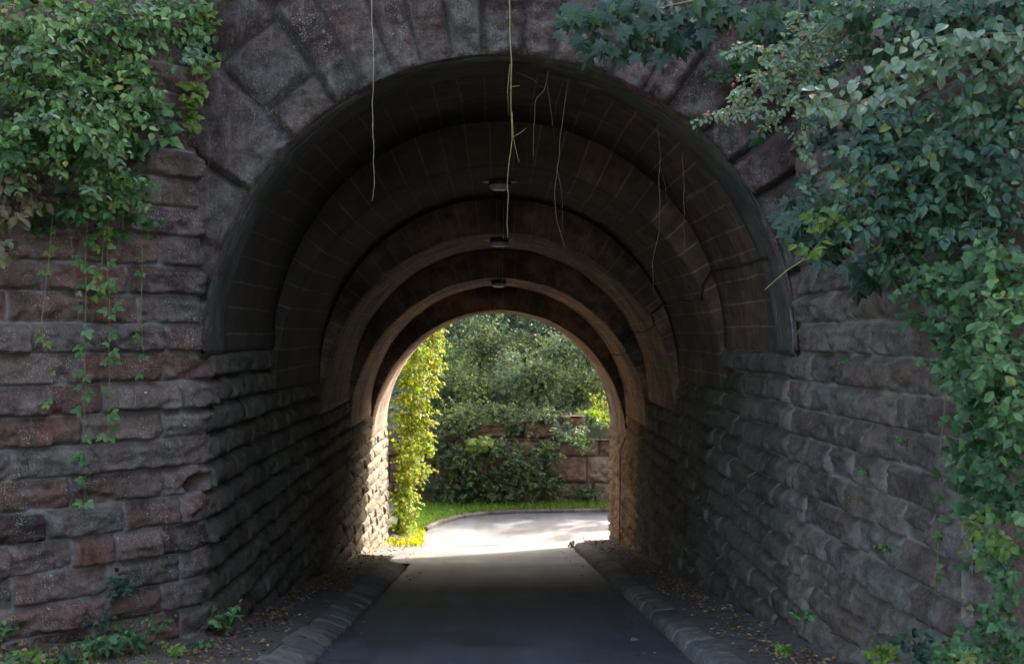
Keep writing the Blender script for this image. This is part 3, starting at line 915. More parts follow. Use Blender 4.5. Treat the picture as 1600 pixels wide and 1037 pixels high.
def tmpl_ivy():
    o = [(0, 0), (-.3, -.1), (-.48, .18), (-.28, .36), (-.26, .56), (0, .95), (.26, .56), (.28, .36), (.48, .18), (.3, -.1)]
    v = [(x, y, -.12 * x * x) for x, y in o] + [(0, .3, .03)]
    c = len(o)
    return np.array(v), [(i, c, (i + 1) % c) for i in range(c)]
def tmpl_small():
    v = np.array([(0, 0, 0), (-.32, .45, .06), (0, 1, -.04), (.32, .45, .06), (0, .45, -.03)])
    return v, [(0, 4, 1), (1, 4, 2), (2, 4, 3), (3, 4, 0)]
def tmpl_tri():
    v0, f0 = tmpl_ovate(); V, F = [], []
    for ang, sc, off in ((0, .62, .38), (62, .55, .25), (-62, .55, .25)):
        a_ = math.radians(ang); c, s = math.cos(a_), math.sin(a_)
        w = v0 * sc
        w = np.column_stack([w[:, 0] * c + w[:, 1] * s, -w[:, 0] * s + w[:, 1] * c + off, w[:, 2]])
        F += [tuple(i + len(V) * 10 for i in f) for f in f0]; V.append(w)
    return np.concatenate(V), F
TM = dict(ovate=tmpl_ovate(), maple=tmpl_maple(), ivy=tmpl_ivy(), small=tmpl_small(), tri=tmpl_tri())

class Leaves:
    def __init__(self, seed=0):
        self.rg = np.random.default_rng(seed); self.items = {}
        self.stem = MB(); self.nstem = 0
    def put(self, t, pos, d, n, size, tone):
        self.items.setdefault(t, []).append((np.atleast_2d(pos), np.atleast_2d(d), np.atleast_2d(n), np.atleast_1d(size), np.atleast_1d(tone)))
    def mesh(self):
        mb = MB()
        for t, lst in self.items.items():
            pos, d, n = (np.concatenate([l[i] for l in lst]) for i in (0, 1, 2))
            size, tone = (np.concatenate([l[i] for l in lst]) for i in (3, 4))
            v, f = TM[t]
            d = d / (np.linalg.norm(d, axis=1)[:, None] + 1e-9)
            n = n - d * np.sum(n * d, axis=1)[:, None]
            n = n / (np.linalg.norm(n, axis=1)[:, None] + 1e-9)
            s = np.cross(d, n)
            wid = self.rg.uniform(.85, 1.2, len(pos))
            curl = self.rg.uniform(-.6, 1.6, len(pos))
            W = pos[:, None, :] + size[:, None, None] * (v[None, :, 0:1] * s[:, None, :] * wid[:, None, None] + v[None, :, 1:2] * d[:, None, :]
                 + (v[None, :, 2:3] * 1.3 - .13 * curl[:, None, None] * v[None, :, 1:2] ** 2) * n[:, None, :])
            k = len(v); N_ = len(pos)
            base = np.arange(N_)[:, None] * k
            mb.v.append(W.reshape(-1, 3))
            for fc in f:
                arr = base + np.array(fc)[None, :] + mb.n
                mb.f += list(map(tuple, arr.tolist()))
            mb.at.setdefault('tone', []).append((mb.n, np.repeat(tone, k).astype(np.float32)))
            mb.n += N_ * k
        return mb
    def spray(self, p, d, L, n, size, t, droop=0.5, face=(0, -.7, .7), tone=(0, 1), stem_r=0.0, pair=False, hang=0.5):
        rg = self.rg
        p = np.array(p, float); d = np.array(d, float); d /= np.linalg.norm(d)
        k = max(3, n)
        tt = np.linspace(0, 1, k)
        wob = rg.normal(0, .12, 3)
        dirs = d[None, :] + tt[:, None] * np.array([0, 0, -droop])[None, :] + (tt[:, None] ** 2) * wob[None, :]
        dirs /= np.linalg.norm(dirs, axis=1)[:, None]
        pts = p + np.concatenate([[np.zeros(3)], np.cumsum(dirs[:-1] * (L / k), axis=0)])
        if stem_r > 0:
            tube(self.stem, pts, stem_r, stem_r * .4, 4); self.nstem += 1
        face = np.array(face, float)
        side = np.cross(dirs, face); side /= np.linalg.norm(side, axis=1)[:, None] + 1e-9
        sg = np.where(np.arange(k) % 2 == 0, 1, -1)[:, None]
        base_t = rg.uniform(*tone)
        sets = (1, -1) if pair else (1,)
        for q in sets:
            ld = side * sg * q * rg.uniform(.5, 1.0, (k, 1)) + dirs * .5 + np.array([0, 0, -hang]) + rg.normal(0, .22, (k, 3))
            nn = face[None, :] + rg.normal(0, .38, (k, 3))
            self.put(t, pts + rg.normal(0, size * .12, (k, 3)), ld, nn, size * rg.uniform(.5, 1.25, k), np.clip(base_t + rg.normal(0, .2, k), 0, rg.choice([.98, .98, .98, 1.])))
        return pts
    def blob(self, c, r, n, leaf, t, L=0.4, per=8, droop=.6, face=(0, -.7, .7), tone=(0, 1), out=.7, stem_r=0.0, shell=0.5, hang=.5, pair=False):
        rg = self.rg; c = np.array(c, float); r = np.array(r, float)
        for _ in range(n):
            q = rg.normal(0, 1, 3); q /= np.linalg.norm(q)
            rad = rg.uniform(shell ** 2, 1) ** .5 if shell > 0 else rg.uniform(0, 1) ** .33
            p = c + q * r * rad
            d = q * out + np.array(face) * .5 + rg.normal(0, .35, 3)
            self.spray(p - d / np.linalg.norm(d) * L * .5, d, L * rg.uniform(.6, 1.3), per, leaf, t, droop, face, tone, stem_r, pair, hang)
    def finish(self, root, mat, stem_mat=None, part="foliage"):
        o = self.mesh().build(part, mat, root, smooth=False)
        if self.nstem and stem_mat is not None: self.stem.build("stem", stem_mat, root)
        return o

def wl(px, py, off=0.12):           # a point just in front of the left wing wall
    q = (px - AXIS_VP) / 2000.0
    s = (-3.03 + CAMX * -1 - 13.1 * q) / (.655 - .756 * q) if True else 0
    y = 13.1 - .756 * s - off
    return at(px, py, y)
def wr(px, py, off=0.12):
    q = (px - AXIS_VP) / 2000.0
    s = max(0, (13.1 * q - 3.07) / (q + .048))
    return at(px, py, 13.1 - s - off)

# ---- climbing mass at the upper left
cl = thing("climbing_plant", "dense green climber spilling over the top of the left wing wall", "climbing plant", wl(150, 60, .1))
Lv = Leaves(101)
FACE = (.15, -.75, .65)
for px, py, rx, ry, n, off in ((40, 30, .55, .45, 70, .5), (140, 40, .55, .45, 75, .5), (235, 25, .45, .35, 48, .35), (60, 150, .55, .45, 75, .55), (150, 150, .5, .40, 62, .5), (95, 215, .45, .3, 46, .5),
                          (15, 245, .3, .35, 26, .5), (150, 245, .4, .26, 34, .45), (175, 290, .28, .24, 22, .35), (140, 320, .22, .2, 14, .3), (215, 120, .28, .4, 22, .3), (300, 40, .22, .3, 20, .2), (310, 80, .14, .2, 9, .15),
                          (120, 200, .45, .2, 26, .7)):
    Lv.blob(wl(px, py, off), (rx, .32, ry), int(n * .88), .08, 'ovate', L=.42, per=9, droop=.7, face=FACE, tone=(.1, .95), stem_r=.003, shell=.3)
# larger darker leaves at the back, close to the stone
for px, py, n in ((60, 80, 30), (150, 110, 26), (210, 190, 16), (195, 240, 12), (190, 330, 8), (90, 330, 8), (230, 210, 7)):
    Lv.blob(wl(px, py, .12), (.45, .08, .4), n, .12, 'ivy', L=.3, per=5, face=FACE, tone=(0, .3), shell=0)
Lv.finish(cl, M['leaf_fresh'], M['stem'])
cl = thing("climbing_plant", "paler bluish-green sprays lying over the green climber on the left", "climbing plant", wl(90, 90, .6))
Lv = Leaves(104)
for px, py, n in ((45, 85, 9), (100, 75, 6), (110, 150, 9), (140, 190, 8), (165, 208, 6), (190, 25, 8), (215, 18, 6), (60, 180, 6), (310, 70, 5), (175, 250, 5), (150, 290, 5)):
    Lv.blob(wl(px, py, .72), (.2, .1, .12), n, .075, 'ovate', L=.3, per=8, face=(.1, -.6, .85), tone=(.2, .8), stem_r=.003, shell=0, hang=.35)
Lv.finish(cl, M['leaf_pale'], M['stem'])

cl = thing("climbing_plant", "browning leafed creeper at the left edge below the green climber", "climbing plant", wl(20, 290, .2))
Lv = Leaves(102)
for px, py, n in ((15, 285, 12), (40, 300, 8), (20, 340, 9), (5, 375, 6), (55, 270, 5)):
    Lv.blob(wl(px, py, .3), (.16, .1, .16), n, .095, 'ovate', L=.28, per=6, face=FACE, stem_r=.003, shell=0, hang=.8)
Lv.finish(cl, M['leaf_brown'], M['stem'])

cl = thing("climbing_plant", "yellow-green vine strand hanging along the left edge of the arch stones", "climbing plant", wl(300, 60, .15))
Lv = Leaves(103)
for px, py, n in ((322, 15, 6), (318, 105, 5), (305, 130, 5), (300, 155, 6), (298, 180, 6), (332, 30, 4)):
    Lv.blob(wl(px, py, .22), (.09, .05, .1), n, .08, 'ivy', L=.16, per=5, face=FACE, stem_r=.002, shell=0)
p = [wl(296, 40, .25), wl(300, 85, .25), wl(309, 130, .25), wl(318, 175, .25), wl(327, 205, .25), wl(329, 235, .25), wl(323, 287, .25)]
tube(Lv.stem, p, .006, .003); Lv.nstem += 1
Lv.finish(cl, M['leaf_lime'], M['stem'])

# ---- dangling strands on the left wing
def strand(name, label, cols, leaf_every, size, mat, tmpl, seed, stem='stem_green', skip=0.2, wide=1):
    root = thing(name, label, "vine", cols[0], "vine strands hanging on the left wing wall")
    Lv = Leaves(seed); rg = Lv.rg
    pts = np.array(cols)
    tube(Lv.stem, pts, .0045, .0025, 4); Lv.nstem += 1
    seg = np.linalg.norm(np.diff(pts, axis=0), axis=1); cum = np.concatenate([[0], np.cumsum(seg)])
    for s in np.arange(leaf_every * .4, cum[-1], leaf_every):
        if rg.random() < skip: continue
        s = s + rg.normal(0, leaf_every * .15)
        p = np.array([np.interp(s, cum, pts[:, i]) for i in range(3)])
        for q in range(rg.integers(1, 1 + wide + 1)):
            Lv.put(tmpl, p + rg.normal(0, .008, 3) * (1, 1, 3), np.array([rg.choice([-1, 1]) * rg.uniform(.3, 1), -.3, rg.uniform(-.7, .1)]), np.array([.1, -.8, .6]) + rg.normal(0, .25, 3), size * 1.12 * rg.uniform(.7, 1.25), rg.uniform(.4, .95))
    Lv.finish(root, mat, M[stem], "foliage")
    return root
def wlp(l, off=.16): return [wl(px, py, off) for px, py in l]
strand("hanging_vine", "longest leafy vine strand on the left wing, hanging to knee height", wlp([(140, 330), (136, 400), (137, 470), (134, 540), (136, 600), (133, 660), (137, 720), (134, 800)]), .20, .115, M['leaf'], 'tri', 201, wide=2, skip=.05)
strand("hanging_vine", "vine strand with many paired leaves just right of the longest one", wlp([(176, 280), (172, 350), (170, 420), (174, 480), (172, 560), (174, 610), (172, 690)]), .17, .105, M['leaf'], 'tri', 202, wide=2, skip=.1)
strand("hanging_vine", "thin vine strand with small leaf pairs nearest the arch", wlp([(222, 300), (224, 370), (224, 430), (222, 500), (227, 560), (226, 592)]), .19, .085, M['leaf'], 'tri', 203, skip=.05, wide=1)
strand("hanging_vine", "sparse vine strand slanting on the left side of the wing", wlp([(85, 340), (80, 400), (68, 500), (70, 530), (80, 560), (84, 600), (86, 635)]), .22, .075, M['leaf_lime'], 'tri', 204, skip=.2)
strand("hanging_vine", "bare thin vine stem with few leaves between the leafy strands", wlp([(112, 340), (118, 430), (124, 470), (128, 560), (140, 590), (145, 680), (142, 760)]), .5, .06, M['leaf'], 'tri', 205, stem='stem', skip=.5)
strand("hanging_vine", "short lime tuft strand below the climber", wlp([(158, 300), (165, 360), (160, 430), (158, 470)]), .12, .09, M['leaf_lime'], 'tri', 206, skip=.1)

# ---- plants on and at the foot of the left wall
def weed(label, p, n, h, leaf, mat, tmpl, seed, spread=.5, group="weeds at the foot of the walls", face=(0, -.6, .8), per=6, name="weed"):
    root = thing(name, label, "weed", p, group)
    Lv = Leaves(seed); rg = Lv.rg
    for _ in range(n):
        d = np.array([rg.normal(0, spread), rg.normal(0, spread) - .2, 1.0])
        Lv.spray(np.array(p) + rg.normal(0, .03, 3) * (1, 1, 0), d, h * rg.uniform(.6, 1.2), per, leaf, tmpl, droop=.9, face=face, stem_r=.003, hang=.2)
    Lv.finish(root, mat, M['stem_green'], "leaves")
    return root
weed("dark-leaved plant rooted in a joint of the left wing wall", wl(190, 925, .1), 12, .42, .075, M['leaf_dark'], 'small', 301, .9, per=9)
weed("small leafy plant at the tunnel corner beside the left pavement", at(352, 978, 13.4), 12, .34, .10, M['leaf'], 'small', 302, .6)
weed("taller green weed beneath the left wing wall", at(215, 1005, 11.9), 8, .28, .09, M['leaf'], 'ovate', 303, .6)
weed("bushy low weed in the soil at the lower left", at(150, 1012, 11.4), 10, .22, .08, M['leaf'], 'ovate', 304, .8)
weed("lime-green low weed in the lower left corner", at(55, 1030, 11.0), 9, .18, .08, M['leaf_lime'], 'ivy', 305, .8)
weed("weed sprig with bluish leaves close to the left wing wall", at(170, 985, 11.9), 6, .3, .07, M['leaf_dark'], 'ovate', 306, .5)
weed("small weed at the left picture edge by the wall foot", at(8, 990, 11.2), 6, .2, .07, M['leaf'], 'ovate', 307, .6)
weed("young weed at the right end of the left soil strip", at(310, 1010, 12.4), 5, .14, .06, M['leaf'], 'small', 308, .7)
weed("weed growing from the soil at the bottom edge, left", at(115, 1034, 10.9), 8, .14, .07, M['leaf'], 'ovate', 309, .9)

for lab, px, py, y, n, h, lf, mt, tm, sd in (
    ("feathery weed standing against the left wing wall, below the joint plant", 245, 985, 11.9, 9, .26, .05, 'leaf', 'small', 331),
    ("spreading ground weed between the bushy weed and the wall", 180, 1012, 11.6, 9, .14, .07, 'leaf', 'ovate', 332),
    ("fresh green weed right of the bushy low weed", 275, 1018, 11.7, 7, .14, .06, 'leaf_lime', 'small', 333),
    ("ivy-leaved weed at the very bottom left", 20, 1037, 10.7, 9, .15, .07, 'leaf', 'ivy', 334),
    ("clover-like weed at the bottom edge left of the kerb", 235, 1037, 11.2, 8, .08, .045, 'leaf_lime', 'small', 335)):
    weed(lab, at(px, py, y), n, h, lf, M[mt], tm, sd, .8)
t = thing("wall_marker", "small round whitish disc fixed to a stone of the left wing wall", "marker", wl(229, 614, .02))
mb = MB(); c = wl(229, 614, .045); n_ = np.array([.756, -.655, 0]); a_ = np.array([.655, .756, 0]); b_ = np.array([0, 0, 1.])
V = [c + n_ * o + (a_ * math.cos(q) + b_ * math.sin(q)) * r_ for o, r_ in ((0, .02), (.008, .02), (.011, .016), (.011, 0.001)) for q in np.linspace(0, 2 * math.pi, 14, endpoint=False)]
mb.add(V, [(i * 14 + j, i * 14 + (j + 1) % 14, (i + 1) * 14 + (j + 1) % 14, (i + 1) * 14 + j) for i in range(3) for j in range(14)])
mb.build("disc", M['lamp_ring'], t)

# ---- right: maple branch over the arch
mp = thing("maple_branch", "branch of dark five-lobed maple leaves hanging over the arch crown", "branch", at(1050, -30, 11.6))
Lv = Leaves(401); rg = Lv.rg
FR = (-.1, -.8, .55)
limb = [at(1230, -60, 11.3), at(1130, -10, 11.5), at(1040, 10, 11.6), at(950, 15, 11.7), at(885, 12, 11.8)]
tube(Lv.stem, limb, .018, .005, 6); Lv.nstem += 1
for px, py, n in ((900, 12, 7), (935, 20, 11), (905, 58, 3), (940, 62, 9), (975, 50, 12), (985, 78, 6), (1010, 25, 12), (1015, 66, 9), (1050, 30, 12), (1060, 60, 8), (1090, 20, 12), (1085, 48, 6), (1125, 20, 9), (1150, 10, 8), (1105, 2, 9), (960, 0, 9), (1020, 0, 9)):
    for _ in range(n):
        y = 11.6 + rg.normal(0, .12)
        p = at(px + rg.normal(0, 15), py + rg.normal(0, 8), y)
        Lv.put('maple', p, (rg.normal(0, .5), -.25, -1 + rg.normal(0, .2)), np.array(FR) + rg.normal(0, .5, 3), rg.uniform(.10, .21), rg.uniform(0, 1))
for _ in range(26):
    a_ = limb[rg.integers(1, 5)]; tube(Lv.stem, [a_, a_ + np.array([rg.normal(0, .12), -.05, -rg.uniform(.05, .3)])], .004, .002, 4)
Lv.finish(mp, M['leaf_dark'], M['stem'], "maple_leaves")
mp = thing("maple_branch", "second maple spray of bluish lobed leaves beside the rose branch", "branch", at(1230, 0, 10.8))
Lv = Leaves(402); rg = Lv.rg
tube(Lv.stem, [at(1300, -60, 10.6), at(1250, -5, 10.7), at(1215, 40, 10.8)], .01, .004, 5); Lv.nstem += 1
for px, py, n in ((1210, 10, 9), (1235, 40, 7), (1190, 25, 5), (1260, 5, 8), (1180, 125, 2), (1190, 200, 3), (1165, 80, 3)):
    for _ in range(n):
        p = at(px + rg.normal(0, 13), py + rg.normal(0, 9), 10.8 + rg.normal(0, .1))
        Lv.put('maple', p, (rg.normal(-.3, .4), -.25, -1), np.array(FR) + rg.normal(0, .5, 3), rg.uniform(.11, .2), rg.uniform(.2, 1))
Lv.finish(mp, M['leaf_dark'], M['stem'], "maple_leaves")

# moss and small ferny growth on the stones at the right haunch
iv = thing("climbing_plant", "mossy dark climber on the arch stones between the maple and the rose", "climbing plant", at(1165, 90, 12.9))
Lv = Leaves(403)
for px, py, n in ((1170, 60, 16), (1150, 105, 10), (1190, 90, 12), (1125, 115, 4), (1210, 130, 8)):
    Lv.blob(at(px, py, 12.85), (.14, .06, .16), n, .07, 'ivy', L=.16, per=5, face=FR, tone=(0, .6), shell=0)
Lv.finish(iv, M['leaf'], M['stem'])

# rose with hips
rs = thing("wild_rose", "wild rose branch with small leaves and reddish hips reaching towards the arch", "shrub", at(1320, 40, 9.3))
Lv = Leaves(404); rg = Lv.rg
hips = []
canes = [[(1340, 0), (1290, 60), (1235, 115), (1180, 160), (1110, 180)], [(1360, 10), (1270, 50), (1200, 75), (1140, 70)], [(1330, 40), (1270, 110), (1230, 170), (1190, 205)], [(1250, -10), (1252, 60), (1250, 130)],
         [(1340, 70), (1290, 140), (1255, 190), (1248, 235)], [(1300, 30), (1220, 100), (1150, 140)], [(1320, 30), (1260, 80), (1190, 120), (1150, 165)]]
for ci, c in enumerate(canes):
    pts = np.array([at(px, py, 9.4 + .12 * math.sin(ci * 2 + i)) for i, (px, py) in enumerate(c)])
    tube(Lv.stem, pts, .007, .003, 5); Lv.nstem += 1
    seg = np.linalg.norm(np.diff(pts, axis=0), axis=1); cum = np.concatenate([[0], np.cumsum(seg)])
    for s in np.arange(.12, cum[-1], .042):
        p = np.array([np.interp(s, cum, pts[:, i]) for i in range(3)])
        Lv.spray(p, (rg.normal(0, .8), rg.normal(-.2, .3), rg.normal(-.2, .5)), rg.uniform(.1, .2), 5, .05, 'small', droop=.5, face=FR, tone=(.1, 1), pair=True, hang=.2, stem_r=.0015)
        if rg.random() < .10:
            q = p + rg.normal(0, .04, 3)
            rr_ = .014
            Vh = [(q[0] + rr_ * math.sin(t1) * math.cos(t2), q[1] + rr_ * math.sin(t1) * math.sin(t2), q[2] + 1.25 * rr_ * math.cos(t1)) for t1 in np.linspace(.05, 3.1, 6) for t2 in np.linspace(0, 2 * math.pi, 8)]
            hips.append(Vh)
Lv.finish(rs, M['leaf_pale'], M['stem'])
for Vh in hips:
    mb = MB(); mb.add(Vh, grid_faces(6, 8)); mb.build("rose_hip", M['berry'], rs)

# dogwood spray
dg = thing("dogwood_shrub", "arching shrub spray of large pale drooping leaves at the upper right", "shrub", at(1560, 60, 8.2))
Lv = Leaves(405); rg = Lv.rg
for ci, c in enumerate([[(1620, 60), (1500, 70), (1400, 110), (1330, 130), (1250, 150)], [(1640, 90), (1540, 90), (1440, 110), (1370, 150), (1290, 170)], [(1620, 50), (1520, 50), (1430, 60), (1380, 80)], [(1650, 100), (1580, 105), (1540, 120), (1510, 140)],
                       [(1640, 60), (1500, 80), (1420, 130), (1340, 175)], [(1640, 80), (1560, 60), (1480, 75), (1420, 90), (1360, 110)], [(1660, 70), (1590, 85), (1560, 110), (1530, 135)]]):
    pts = np.array([at(px, py, 8.2 + .15 * math.sin(ci * 1.7 + i)) for i, (px, py) in enumerate(c)])
    tube(Lv.stem, pts, .008, .003, 5); Lv.nstem += 1
    seg = np.linalg.norm(np.diff(pts, axis=0), axis=1); cum = np.concatenate([[0], np.cumsum(seg)])
    for s in np.arange(.1, cum[-1], .05):
        p = np.array([np.interp(s, cum, pts[:, i]) for i in range(3)])
        for _ in range(2):
            Lv.put('ovate', p + rg.normal(0, .035, 3), (rg.normal(-.15, .4), rg.normal(-.4, .25), -rg.uniform(.3, .9)), np.array([-.05, -.6, .8]) + rg.normal(0, .4, 3), rg.uniform(.06, .115), rg.uniform(0, 1))
Lv.finish(dg, M['leaf_pale'], M['stem'])

# big bramble and ivy mass on the right bank
def mass(name, label, cat, blobs, mat, seed, leaf, tmpl, face=(-.25, -.75, .6), stem='stem', per=7, L=.36, tone=(.0, 1), group=None, shell=.25, hang=.5):
    c0 = blobs[0]
    root = thing(name, label, cat, at(c0[0], c0[1], c0[2]), group)
    Lv = Leaves(seed)
    for px, py, y, rx, ry, n in blobs:
        Lv.blob(at(px, py, y), (rx, .28, ry), max(3, int(n * .85)), leaf, tmpl, L=L, per=per, face=face, tone=tone, stem_r=.003, shell=shell, hang=hang)
    Lv.finish(root, mat, M[stem])
    return root
mass("bramble_thicket", "bluish bramble thicket hanging over the right wing wall below the pale shrub", "shrub",
     [(1380, 260, 8.9, .35, .22, 40), (1460, 240, 8.6, .35, .25, 46), (1540, 230, 8.3, .35, .3, 46), (1330, 320, 9.2, .3, .2, 32), (1400, 330, 8.9, .3, .25, 40), (1480, 320, 8.6, .35, .3, 50), (1560, 320, 8.3, .3, .3, 40), (1290, 300, 9.4, .18, .14, 12), (1400, 390, 8.9, .2, .12, 14), (1440, 180, 8.9, .4, .2, 40), (1560, 160, 8.6, .4, .25, 40)],
     M['leaf_blue'], 501, .08, 'ovate', tone=(0, .85), per=8)
mass("overhanging_shrub", "mid-green shrub along the top of the right wing wall, above the pale shrub", "shrub",
     [(1340, 10, 9.2, .3, .16, 26), (1420, 15, 9.0, .3, .16, 26), (1500, 15, 8.7, .3, .2, 30), (1580, 10, 8.4, .3, .25, 34), (1400, 60, 9.3, .3, .16, 18), (1470, 40, 9.1, .3, .15, 18), (1550, 50, 8.7, .3, .15, 20), (1290, 30, 9.8, .2, .12, 10)],
     M['leaf_blue'], 509, .09, 'ovate', tone=(0, .7))
mass("ivy_thicket", "ivy clinging to the upper stones of the right wing wall behind the pale shrub", "ivy",
     [(1300, 200, 10.2, .2, .2, 14), (1360, 190, 9.7, .2, .2, 14), (1340, 250, 9.8, .2, .16, 12), (1290, 90, 10.2, .2, .2, 12), (1370, 120, 9.6, .2, .2, 14)], M['leaf_dark'], 510, .11, 'ivy', per=5, L=.3)
mass("ivy_thicket", "dark lobed ivy leaves lining the arch edge at the right haunch", "ivy",
     [(1245, 320, 10.4, .14, .12, 10), (1300, 370, 10.0, .2, .14, 16), (1250, 345, 10.2, .12, .1, 6), (1380, 400, 9.6, .2, .16, 14), (1350, 420, 9.7, .1, .06, 4)], M['leaf_dark'], 502, .15, 'maple', per=4, L=.3)
mass("ivy_thicket", "curtain of mid-green leaves at the right edge hanging past the end of the wing wall", "ivy",
     [(1570, 420, 7.9, .25, .3, 40), (1520, 440, 8.3, .25, .25, 34), (1460, 430, 8.7, .22, .2, 24), (1550, 520, 7.9, .25, .25, 36), (1500, 520, 8.4, .2, .2, 24), (1580, 600, 7.7, .2, .3, 32), (1530, 600, 8.1, .16, .2, 22), (1570, 700, 7.8, .2, .25, 30), (1530, 680, 8.1, .15, .2, 20), (1590, 780, 7.6, .14, .2, 16), (1545, 760, 8.0, .12, .16, 14), (1470, 500, 8.7, .12, .15, 10), (1480, 560, 8.6, .08, .08, 5)],
     M['leaf'], 503, .075, 'ivy', tone=(.0, .55), per=8)
mass("ivy_thicket", "ivy draped over the free end of the right wing wall", "ivy",
     [(1522, 640, 8.55, .07, .12, 8), (1516, 720, 8.55, .06, .12, 7), (1524, 790, 8.5, .07, .1, 7), (1500, 560, 8.6, .1, .1, 8), (1530, 870, 8.4, .05, .08, 5), (1512, 600, 8.5, .08, .1, 7)], M['leaf'], 511, .09, 'ivy', per=5, L=.25)
mass("nettle_clump", "light green nettle-like spray in the middle of the right edge curtain", "plant",
     [(1560, 560, 7.5, .14, .14, 14), (1580, 640, 7.4, .12, .16, 12), (1540, 500, 7.6, .1, .08, 6), (1585, 470, 7.4, .1, .1, 7)], M['leaf'], 504, .07, 'ovate', tone=(.45, .9), per=6)
mass("lime_sprig", "bright lime leaves with a bare twig poking past the right side of the arch", "branch",
     [(1262, 385, 9.3, .06, .05, 4), (1285, 345, 9.2, .07, .05, 6), (1300, 335, 9.1, .05, .04, 3)], M['leaf_lime'], 505, .085, 'ovate', per=4, L=.14)
mb = MB()
tube(mb, [at(1290, 370, 9.3), at(1262, 402, 9.3), at(1230, 422, 9.3), at(1196, 452, 9.3)], .006, .004, 5)
tag(mb.build("bare_twig", M['root_yellow']), "bare pale twig slanting down beside the lime leaves", "twig")
for lab, c in (("grey twig lying across the stones of the right wing", [(1420, 410), (1370, 435), (1310, 468)]), ("second grey twig, lower end near the arch edge", [(1330, 428), (1290, 445), (1252, 470)])):
    mb = MB(); tube(mb, [wr(px, py, .25) for px, py in c], .005, .002, 4); tag(mb.build("bare_twig", M['root_dark']), lab, "twig")
mass("low_shrub", "yellowish low shrub at the foot of the right curtain", "shrub", [(1555, 850, 7.6, .1, .1, 12), (1535, 830, 7.7, .08, .08, 8)], M['leaf_lime'], 506, .055, 'ovate', per=7, L=.2, tone=(0, .5))
mass("ivy_thicket", "ivy trailing on the brown earth at the lower right", "ivy", [(1580, 900, 7.5, .1, .14, 12), (1565, 960, 7.5, .1, .12, 12), (1590, 1000, 7.4, .1, .1, 10), (1540, 990, 7.6, .12, .08, 8)], M['leaf'], 507, .06, 'ivy', per=7, L=.25, tone=(0, .4))
strand_pts = [wr(px, py, .12) for px, py in ((1482, 590), (1478, 650), (1470, 720), (1474, 800), (1468, 870), (1462, 960))]
root = strand("hanging_vine", "pale vine trailing down the end of the right wing wall", strand_pts, .16, .07, M['leaf'], 'ivy', 508, skip=.2); root["group"] = "vines"
for lab, px, py, y, n, h, lf, mt, tm, sd in (
    ("round-leaved green weed at the bottom right, in front of the wall", 1385, 1030, 9.4, 7, .18, .075, 'leaf_lime', 'ivy', 311),
    ("dark-leaved weed in front of the right wing wall", 1440, 1020, 9.0, 8, .22, .09, 'leaf_dark', 'ovate', 312),
    ("weed with yellowing leaf at the lower right", 1490, 1034, 8.6, 8, .22, .08, 'leaf', 'ovate', 313),
    ("tiny weed in a joint at the base of the right wall", 1250, 968, 11.4, 5, .14, .06, 'leaf', 'small', 314),
    ("small green weed beside leaf litter at the right pavement", 1225, 1020, 10.9, 5, .1, .06, 'leaf_lime', 'ovate', 315),
    ("grassy weed in the bottom right corner", 1560, 1036, 7.9, 9, .24, .08, 'leaf', 'ovate', 316)):
    weed(lab, at(px, py, y), n, h, lf, M[mt], tm, sd, .8)
# tufts in the joints of the right wing
for i, (px, py) in enumerate(((1331, 786), (1388, 860), (1410, 690), (1325, 566), (1352, 740))):
    root = weed("small tuft rooted in a joint of the right wing wall", wr(px, py, .08), 5, .09, .045, M['leaf'], 'small', 320 + i, .9, group="tufts in the joints of the right wing", per=4, name="wall_tuft")

# ------------------------------------------------------------------ roots hanging in front of the arch
def root_strand(label, c, y, r, mat, twigs=(), name="hanging_root"):
    rt = thing(name, label, "root", at(c[0][0], c[0][1], y), "bare roots hanging in front of the arch")
    mb = MB()
    # refine with a little wander
    pts = np.array([at(px, py, y) for px, py in c])
    t = np.linspace(0, 1, len(pts)); tt = np.linspace(0, 1, 40)
    P3 = np.column_stack([np.interp(tt, t, pts[:, i]) for i in range(3)])
    P3[:, 0] += .016 * fbm(tt * 9 + c[0][0], tt * 0, tt * 0, 2); P3[:, 1] += .03 * fbm(tt * 6 + c[0][0], tt * 0 + 3, tt * 0, 2)
    tube(mb, P3, r, r * .5, 5)
    for tw in twigs:
        tube(mb, [at(px, py, y) for px, py in tw], r * .5, r * .3, 4)
    mb.build("root_stem", mat, rt)
root_strand("long yellowish hanging root left of the crown lamps, with side twigs", [(793, -40), (796, 40), (800, 100), (798, 160), (799, 220), (794, 290), (794, 330), (793, 372)], 12.6, .0068, M['root_yellow'],
            [[(799, 215), (812, 208), (822, 200)], [(800, 175), (802, 215), (810, 250), (812, 254)], [(799, 135), (812, 134)], [(797, 100), (793, 140), (795, 180)]])
root_strand("thin pale root alone in front of the left half of the vault", [(583, -40), (583, 60), (585, 120), (583, 180), (584, 230), (586, 290), (580, 314)], 12.7, .0045, M['root_pale'])
root_strand("long brown root with a loop to the right of the yellowish one", [(890, 100), (885, 150), (876, 210), (871, 260), (867, 300), (872, 350), (885, 392)], 13.6, .0045, M['root_dark'], [[(871, 265), (878, 300), (880, 370)], [(884, 160), (894, 110)]])
root_strand("short curved brown root right of the crown", [(860, 100), (850, 140), (838, 155), (834, 200), (832, 245)], 13.4, .0045, M['root_dark'], [[(805, 112), (830, 122), (850, 138)], [(855, 130), (862, 180), (866, 214)]])
root_strand("faint long root near the right haunch, reaching lowest", [(1025, 180), (1031, 240), (1030, 300), (1032, 350), (1020, 410), (1020, 455)], 14.0, .0045, M['root_dark'], [[(1030, 250), (1040, 290), (1044, 330)]])
